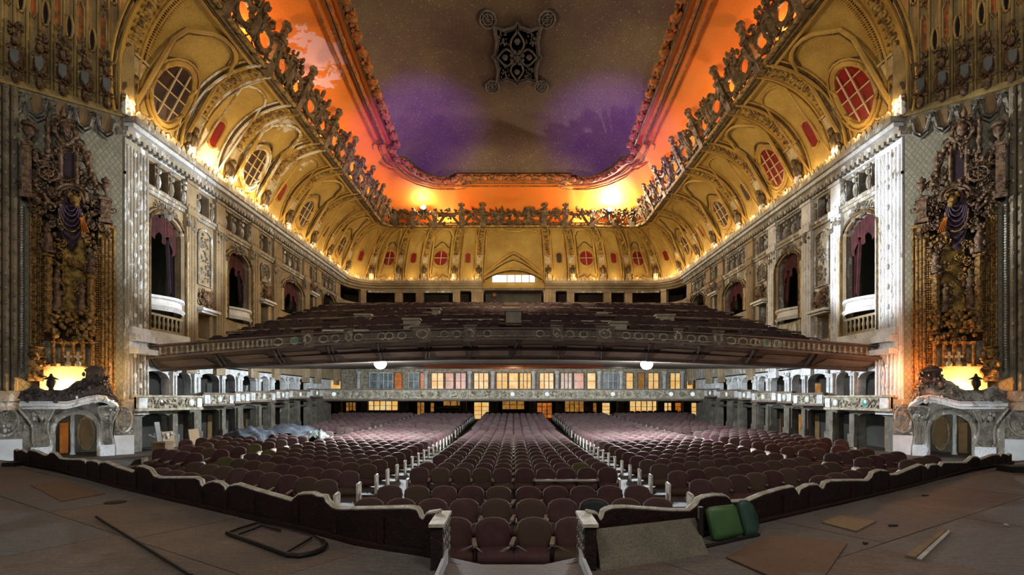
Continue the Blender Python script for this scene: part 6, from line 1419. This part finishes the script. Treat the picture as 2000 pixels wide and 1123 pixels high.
Y0S = [6.75, 8.2, 9.6] + [12.65 + 1.2 * k for k in range(15)]
Y0SIDE = [6.75, 8.2, 9.6, 11.1] + [12.65 + 1.2 * k for k in range(15)]
def rowy(y0, x):
    m = 0.60 * max(0.0, 1 - (y0 - 6.75) / 25.0); return y0 + m * max(0, abs(x) - 2.6), m
BLOCKS = [('centre', -2.6, 2.6), ('left', -8.0, -3.55), ('right', 3.55, 8.0), ('far left', -12.1, -8.75), ('far right', 8.75, 12.1)]
seats = []        # (x, y, z, rot, block, row, col, ncol, first_arm, ends)
rr = random.Random(11)
for nm, x0, x1 in BLOCKS:
    rown = 0; g = 1 if x0 > 0 else -1
    lst = Y0S if nm == 'centre' else Y0SIDE
    rear = [(31.2 + 0.86 * k, True) for k in range(11)]
    for y0, isrear in [(y, False) for y in lst] + rear:
        xs_ = []
        if nm == 'centre': pitch = 0.52 if not isrear else lerp(0.52, 0.44, (y0 - 31) / 9)
        else: pitch = 0.475 if not isrear else 0.50
        lo, hi = (x0, x1)
        if isrear:
            k = lerp(1.0, 0.86, (y0 - 31) / 9); lo, hi = x0 * k, x1 * k
        if isrear and nm.startswith('far'): hi, lo = (hi + 2.4, lo) if g > 0 else (hi, lo - 2.4)
        n = int(round((hi - lo) / pitch)); row = []
        for i in range(n):
            x = lo + (i + 0.5) * (hi - lo) / n
            if isrear: y, m = y0, 0.0
            else: y, m = rowy(y0, x)
            if y < rail_y(x) + (0.95 if nm != 'centre' else 0.5): continue
            if nm in ('left', 'right') and y < 10.2: continue
            if nm.startswith('far') and (y < (13.9 if g < 0 else 12.0) or (abs(x) > 10.5 and y < 17.6)): continue
            if nm.startswith('far') and not isrear and 25.6 < y < 27.0: continue
            if not isrear and y > 30.2: continue
            if (abs(x) > 11.65 and y < 34.8): continue
            row.append((x, y, m))
        if not row: continue
        rown += 1
        for i, (x, y, m) in enumerate(row):
            if rr.random() < (0.012 if nm == 'centre' else 0.02) and y > 13: continue
            rot = -math.copysign(math.atan(m) * 0.25, x) if m else 0.0
            seats.append((x, y, floor_z(x, y), rot, nm, rown, i, len(row)))
def inview(s): return abs(s[0] / s[1]) < 1.0
near = sorted([s for s in seats if inview(s)], key=lambda s: s[1] + 0.12 * abs(s[0]))[:300]
nset = set(id(s) for s in near)
far = [s for s in seats if id(s) not in nset]
def add_part(name, me, parent, loc=(0, 0, 0)):
    o = bpy.data.objects.new(name, me); COL.objects.link(o); o.parent = parent; o.location = loc; return o
olive = set(); 
for (u, v) in ((425, 905), (512, 887), (485, 880), (1135, 915)):
    olive.add(id(min(near, key=lambda s: abs(U0 + s[0] / s[1] * F - u) + abs(V0 - (s[2] + 0.6) / s[1] * F - v))))
blk = id(min(near, key=lambda s: abs(U0 + s[0] / s[1] * F - 1158) + abs(V0 - (s[2] + 0.6) / s[1] * F - 992)))
for s in near:
    x, y, z, rot, nm, row, col, nc = s
    colr = 'olive green' if id(s) in olive else ('black' if id(s) == blk else 'maroon')
    lab = '%s seat, %s block, %s row from the stage, %s from its left end' % (colr, nm, ORD[row - 1], ORD[min(col, 19)])
    e = bpy.data.objects.new('theatre_seat', None); COL.objects.link(e); e.location = (x, y, z); e.rotation_euler = (0, 0, rot + rr.uniform(-0.012, 0.012)); e.empty_display_size = 0.1
    tag(e, lab, 'seat', 'stalls seats in the %s block' % nm)
    bk = add_part('back', ME_ol if id(s) in olive else (ME_bk if id(s) == blk else ME['back']), e); add_part('piping', ME['piping'], bk)
    add_part('cushion', ME['cushion'], e); 
    aisle_l = col == 0; aisle_r = col == nc - 1
    add_part('armrest', ME['armrest'], e)
    add_part('end_panel' if aisle_l else 'standard', ME['end_panel' if aisle_l else 'standard'], e, (-0.262, 0, 0) if aisle_l else (0, 0, 0))
    if aisle_r: add_part('armrest', ME['armrest'], e, (0.52, 0, 0)); add_part('end_panel', ME['end_panel'], e, (0.262, 0, 0))
# the many seats further back
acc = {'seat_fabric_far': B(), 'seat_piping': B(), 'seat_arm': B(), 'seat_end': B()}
for (x, y, z, rot, nm, row, col, nc) in far:
    c_, s_ = cos(rot), sin(rot); k = 1.0 if y < 31 or nm != 'centre' else lerp(1, 0.86, (y - 31) / 9)
    tf = lambda p: (x + (p[0] * c_ - p[1] * s_) * k, y + p[0] * s_ + p[1] * c_, z + p[2])
    for key, parts in (('seat_fabric_far', ('back', 'cushion')), ('seat_piping', ('piping',)), ('seat_arm', ('armrest',))):
        for q in parts: acc[key].add([tf(p) for p in SM[q].v], SM[q].f)
    for dx in ([-0.262] if col == 0 else []) + ([0.262] if col == nc - 1 else []): acc['seat_end'].add([tf((p[0] + dx, p[1], p[2])) for p in SM['end_panel'].v], SM['end_panel'].f)
t = thing('stalls_seats_beyond', (0, 25, -2.4), 'mass of maroon stalls seats in the rows further from the stage', 'seats', kind='stuff')
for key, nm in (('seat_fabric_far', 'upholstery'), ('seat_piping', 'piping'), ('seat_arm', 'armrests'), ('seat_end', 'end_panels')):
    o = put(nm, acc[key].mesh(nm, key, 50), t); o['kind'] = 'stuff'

# ================================================================ LOOSE THINGS
def onstage(u, v, h=0.0):
    Y = (-ZS - h) / (v - V0) * F; return Vector(((u - U0) * Y / F, Y, ZS + h))
# board leaning on the right rail
q = [onstage(1174, 1116), onstage(1384, 1082), Vector(at(1357, 1011, 5.28)), Vector(at(1163, 1033, 4.78))]
n = (q[1] - q[0]).cross(q[3] - q[0]).normalized() * 0.035
if n.y < 0: n = -n
b = B(); b.add([tuple(p) for p in q] + [tuple(p + n) for p in q], [(0, 1, 2, 3), (4, 7, 6, 5), (0, 4, 5, 1), (1, 5, 6, 2), (2, 6, 7, 3), (3, 7, 4, 0)])
obj('leaning_board', b, 'board_stone', label='speckled grey-brown board leaning against the right pit rail', cat='board')
# green seat parts leaning on the rail
base = onstage(1392, 1060); gs = thing('green_seat', tuple(base), 'green upholstered loose seat leaning on the right pit rail', 'seat')
def pad(pts, Y0, Y1, th, mt, nm):
    P = [Vector(at(u, v, Y)) for (u, v), Y in zip(pts, Y0)]; c = sum(P, Vector()) / len(P); nn = Vector((0.25, -1, 0.3)).normalized(); m = len(P); b = B(); vs = []
    for (k, d) in ((1.0, -th), (1.04, 0.0), (0.98, th * 0.7), (0.7, th)): vs += [tuple(c + (p - c) * k + nn * d) for p in P]
    fs = [(r * m + i, r * m + (i + 1) % m, (r + 1) * m + (i + 1) % m, (r + 1) * m + i) for r in range(3) for i in range(m)] + [tuple(range(m)), tuple(range(3 * m, 4 * m))]
    b.add(vs, fs); return obj(nm, b, mt, gs, sharp=60)
pad([(1381, 996), (1386, 991), (1431, 986), (1436, 990), (1450, 1040), (1446, 1045), (1398, 1055), (1392, 1051)], [5.5, 5.5, 5.6, 5.6, 5.5, 5.5, 5.4, 5.4], None, 0.035, 'green_leather', 'cushion')
pad([(1441, 985), (1446, 978), (1458, 977), (1468, 985), (1478, 1008), (1481, 1030), (1476, 1044), (1455, 1048)], [5.7, 5.7, 5.75, 5.75, 5.7, 5.7, 5.6, 5.6], None, 0.03, 'green_dark', 'back')
b = B(); p0, p1 = onstage(1366, 1070, 0.015), onstage(1482, 1044, 0.015); b.tube([tuple(p0), tuple(p1)], 0.02, 6); p2, p3 = onstage(1384, 1060, 0.015), onstage(1372, 1030, 0.015); b.box(p0.x, p0.x + 0.04, p0.y, p0.y + 0.05, ZS, ZS + 0.42); obj('frame', b, 'black_steel', gs)
# steel frame lying on the left of the stage
fr = thing('steel_frame', tuple(onstage(540, 1055)), 'black frame with one rounded end lying on the stage left of the gap', 'frame')
def bars(name, pts, r, parent, mt='black_steel', lift=0.03, label=None, cat=None):
    b = B(); b.tube([tuple(onstage(u, v, lift)) for u, v in pts], r, 6); return obj(name, b, mt, parent, label=label, cat=cat)
bars('side_bar', [(443, 1041), (503, 1062), (560, 1083)], 0.022, fr); bars('side_bar', [(443, 1041), (470, 1031), (503, 1021)], 0.014, fr); bars('side_bar', [(503, 1021), (560, 1031), (610, 1044), (630, 1056)], 0.010, fr)
bars('inner_bar', [(467, 1043), (512, 1027), (548, 1036)], 0.012, fr); bars('cross_bar', [(563, 1077), (609, 1050)], 0.012, fr)
bars('curved_end', [(560, 1083), (585, 1085), (612, 1080), (630, 1072), (636, 1063), (630, 1056)], 0.026, fr)
bars('stick', [(188, 1009), (280, 1066), (374, 1124)], 0.016, None, label='long thin black stick lying across the stage at the left', cat='stick')
b = B(); c = onstage(225, 982); b.lathe([(0.135, 0.0), (0.135, 0.012), (0.12, 0.018), (0.02, 0.02)], tuple(c), 20); obj('hatch_cover', b, 'stage_base', label='round dark hatch cover in the stage floor at the left', cat='hatch cover')
def sheet(name, pts, th, mt, label, cat, lift=0.006):
    b = B(); P = [onstage(u, v, lift) for u, v in pts]; m = len(P); b.add([tuple(p) for p in P] + [tuple(p + Vector((0, 0, th))) for p in P], [tuple(range(m))[::-1], tuple(range(m, 2 * m))] + [(i, (i + 1) % m, m + (i + 1) % m, m + i) for i in range(m)]); return obj(name, b, mt, label=label, cat=cat)
sheet('cardboard_sheet', [(1605, 1021), (1640, 1008), (1712, 1019), (1672, 1039)], 0.012, 'card_sheet', 'tan cardboard sheet lying on the stage before the right rail', 'sheet')
sheet('hardboard_sheet', [(1418, 1090), (1505, 1046), (1655, 1063), (1612, 1126), (1500, 1126)], 0.014, 'rust_sheet', 'large rust brown hardboard sheet on the stage at the lower right', 'sheet')
sheet('hardboard_sheet', [(60, 948), (125, 939), (205, 965), (120, 980)], 0.008, 'rust_sheet', 'brown hardboard sheet on the stage near the left rail', 'sheet')
sheet('splintered_plank', [(1768, 1088), (1846, 1034), (1850, 1037), (1788, 1092)], 0.02, 'wood_box', 'splintered plank strip, upper one of two at lower right', 'plank')
sheet('splintered_plank', [(1790, 1092), (1852, 1036), (1856, 1040), (1800, 1094)], 0.012, 'pale_plank', 'pale splinter of plank, lower one of two at lower right', 'plank')
for i, (u, v, lab) in enumerate(((1743, 1028, 'small dark scrap on the stage right of the cardboard'), (1806, 969, 'small dark scrap on the stage below the right rail'), (1690, 1063, 'tiny dark chip beside the large rust brown sheet'), (1965, 1027, 'tiny pale chip on the stage at the far right'))):
    p = onstage(u, v); b = B(); w_ = 0.06 if i < 2 else 0.025; b.prism([(p.x - w_, p.y - 0.03), (p.x + w_, p.y - 0.01), (p.x + w_ * 0.8, p.y + 0.035), (p.x - w_ * 0.6, p.y + 0.02)], ZS + 0.006, ZS + 0.02, 'xy'); obj('scrap', b, 'stage_base' if i < 3 else 'pale_plank', label=lab, cat='scrap')
# plastic sheets heaped on the seats at the left
for i, (u, v, Y, w_, d_, h_, lab) in enumerate(((490, 829, 21.2, 1.9, 1.5, 0.30, 'dark crumpled plastic sheet over far left seats, nearer the wall'), (565, 826, 23.5, 2.6, 1.8, 0.34, 'grey crumpled plastic sheet over seats beside the dark one'), (618, 855, 22.5, 1.0, 0.8, 0.22, 'small pale plastic sheet dropped on the left seats'))):
    x, y, z = at(u, v, Y); rng = random.Random(20 + i); ph = [rng.uniform(0, 6) for _ in range(6)]
    zt_ = floor_z(x, y) + 0.66
    def fn(a, c):
        X, Yy = (a - 0.5) * 2, (c - 0.5) * 2; r2 = X * X + Yy * Yy
        hh = h_ * max(0, 1 - r2 * 0.6) + 0.09 * sin(7 * X + ph[0] + 3 * Yy) * cos(6 * Yy + ph[1]) + 0.05 * sin(15 * X + ph[2]) * sin(13 * Yy + ph[3])
        return (x + X * w_ / 2 + 0.08 * sin(5 * Yy + ph[4]), y + Yy * d_ / 2 + 0.08 * sin(6 * X + ph[5]), zt_ + hh - 0.12 * r2)
    b = B(); b.grid(fn, 26, 20); obj('plastic_sheet', b, 'tarp' if i < 2 else 'mirror_pane', label=lab, cat='plastic sheet', sharp=80)
# boxes and boards near the left wall
b = B(); b.box(-10.95, -10.55, 15.5, 15.9, -1.72, -1.32); bx = obj('crate', b, 'wood_box', label='brown wooden crate at the end of the far left seats', cat='crate')
b = B(); b.box(-10.97, -10.53, 15.48, 15.92, -1.36, -1.30); obj('crate_rim', b, 'wood_box', bx)
for i, (u, v, Y, w_, h_, mt, lab) in enumerate(((310, 838, 16.9, 0.3, 0.5, 'card_sheet', 'tan board leaning in the first lower arch of the left wall'), (297, 842, 16.9, 0.12, 0.55, 'mirror_pane', 'narrow grey board leaning beside the tan board at the left wall'), (350, 835, 18.6, 0.3, 0.5, 'card_sheet', 'tan board leaning in the second lower arch of the left wall'))):
    x = -11.95; b = B(); y0 = 17.6 + (0.0, -0.35, 1.45)[i]; zf = -1.72 if y0 < 17.4 else floor_z(x, y0); b.add([(x, y0, zf), (x, y0 + w_ * 2, zf), (x - 0.15, y0 + w_ * 2, zf + 0.95), (x - 0.15, y0, zf + 0.95), (x - 0.03, y0, zf), (x - 0.03, y0 + w_ * 2, zf), (x - 0.18, y0 + w_ * 2, zf + 0.95), (x - 0.18, y0, zf + 0.95)], [(0, 1, 2, 3), (4, 7, 6, 5), (0, 4, 5, 1), (1, 5, 6, 2), (2, 6, 7, 3), (3, 7, 4, 0)]); obj('plywood_sheet', b, mt, label=lab, cat='plywood')
# pale low wall and trestle behind the left block
x0, x1 = (848 - U0) / F * 38, (918 - U0) / F * 38
b = B(); b.box(x0, x1, 41.2, 41.3, -2.0, -0.86); obj('low_partition', b, 'pale_plank', label='low pale partition behind the last row of the left block', cat='partition')
x0, x1 = (852 - U0) / F * 41.5, (899 - U0) / F * 41.5
t = thing('trestle_table', ((x0 + x1) / 2, 41.8, -1.6), 'pale trestle table standing behind the left block of seats', 'table')
b = B(); b.box(x0, x1, 41.5, 42.1, -0.72, -0.62); obj('table_top', b, 'white_paint', t)
for x in (x0 + 0.1, x1 - 0.1):
    b = B(); b.box(x - 0.03, x + 0.03, 41.6, 42.0, -1.65, -0.72); obj('leg', b, 'concrete', t)

p0, p1 = at(1044, 939, 12.36), at(1165, 937, 12.36)
b = B(); b.box(p0[0], p1[0], 12.30, 12.42, p0[2] - 0.005, p0[2] + 0.03); obj('loose_plank', b, 'pale_plank', label='thin pale plank lying across armrests in the middle seat rows', cat='plank')
for i, (u, v, Y, lab) in enumerate(((316, 851, 17.9, 'crumpled white paper heap near the left wall arches'), (652, 868, 20.5, 'white paper scraps on the left block seats'))):
    x, y, z = at(u, v, Y); b = B(); b.leafy(x - 0.35, x + 0.35, z - 0.05, z + 0.08, y, 22, 0.08, 0.25); obj('paper_heap', b, 'white_paint', label=lab, cat='paper', sharp=20)
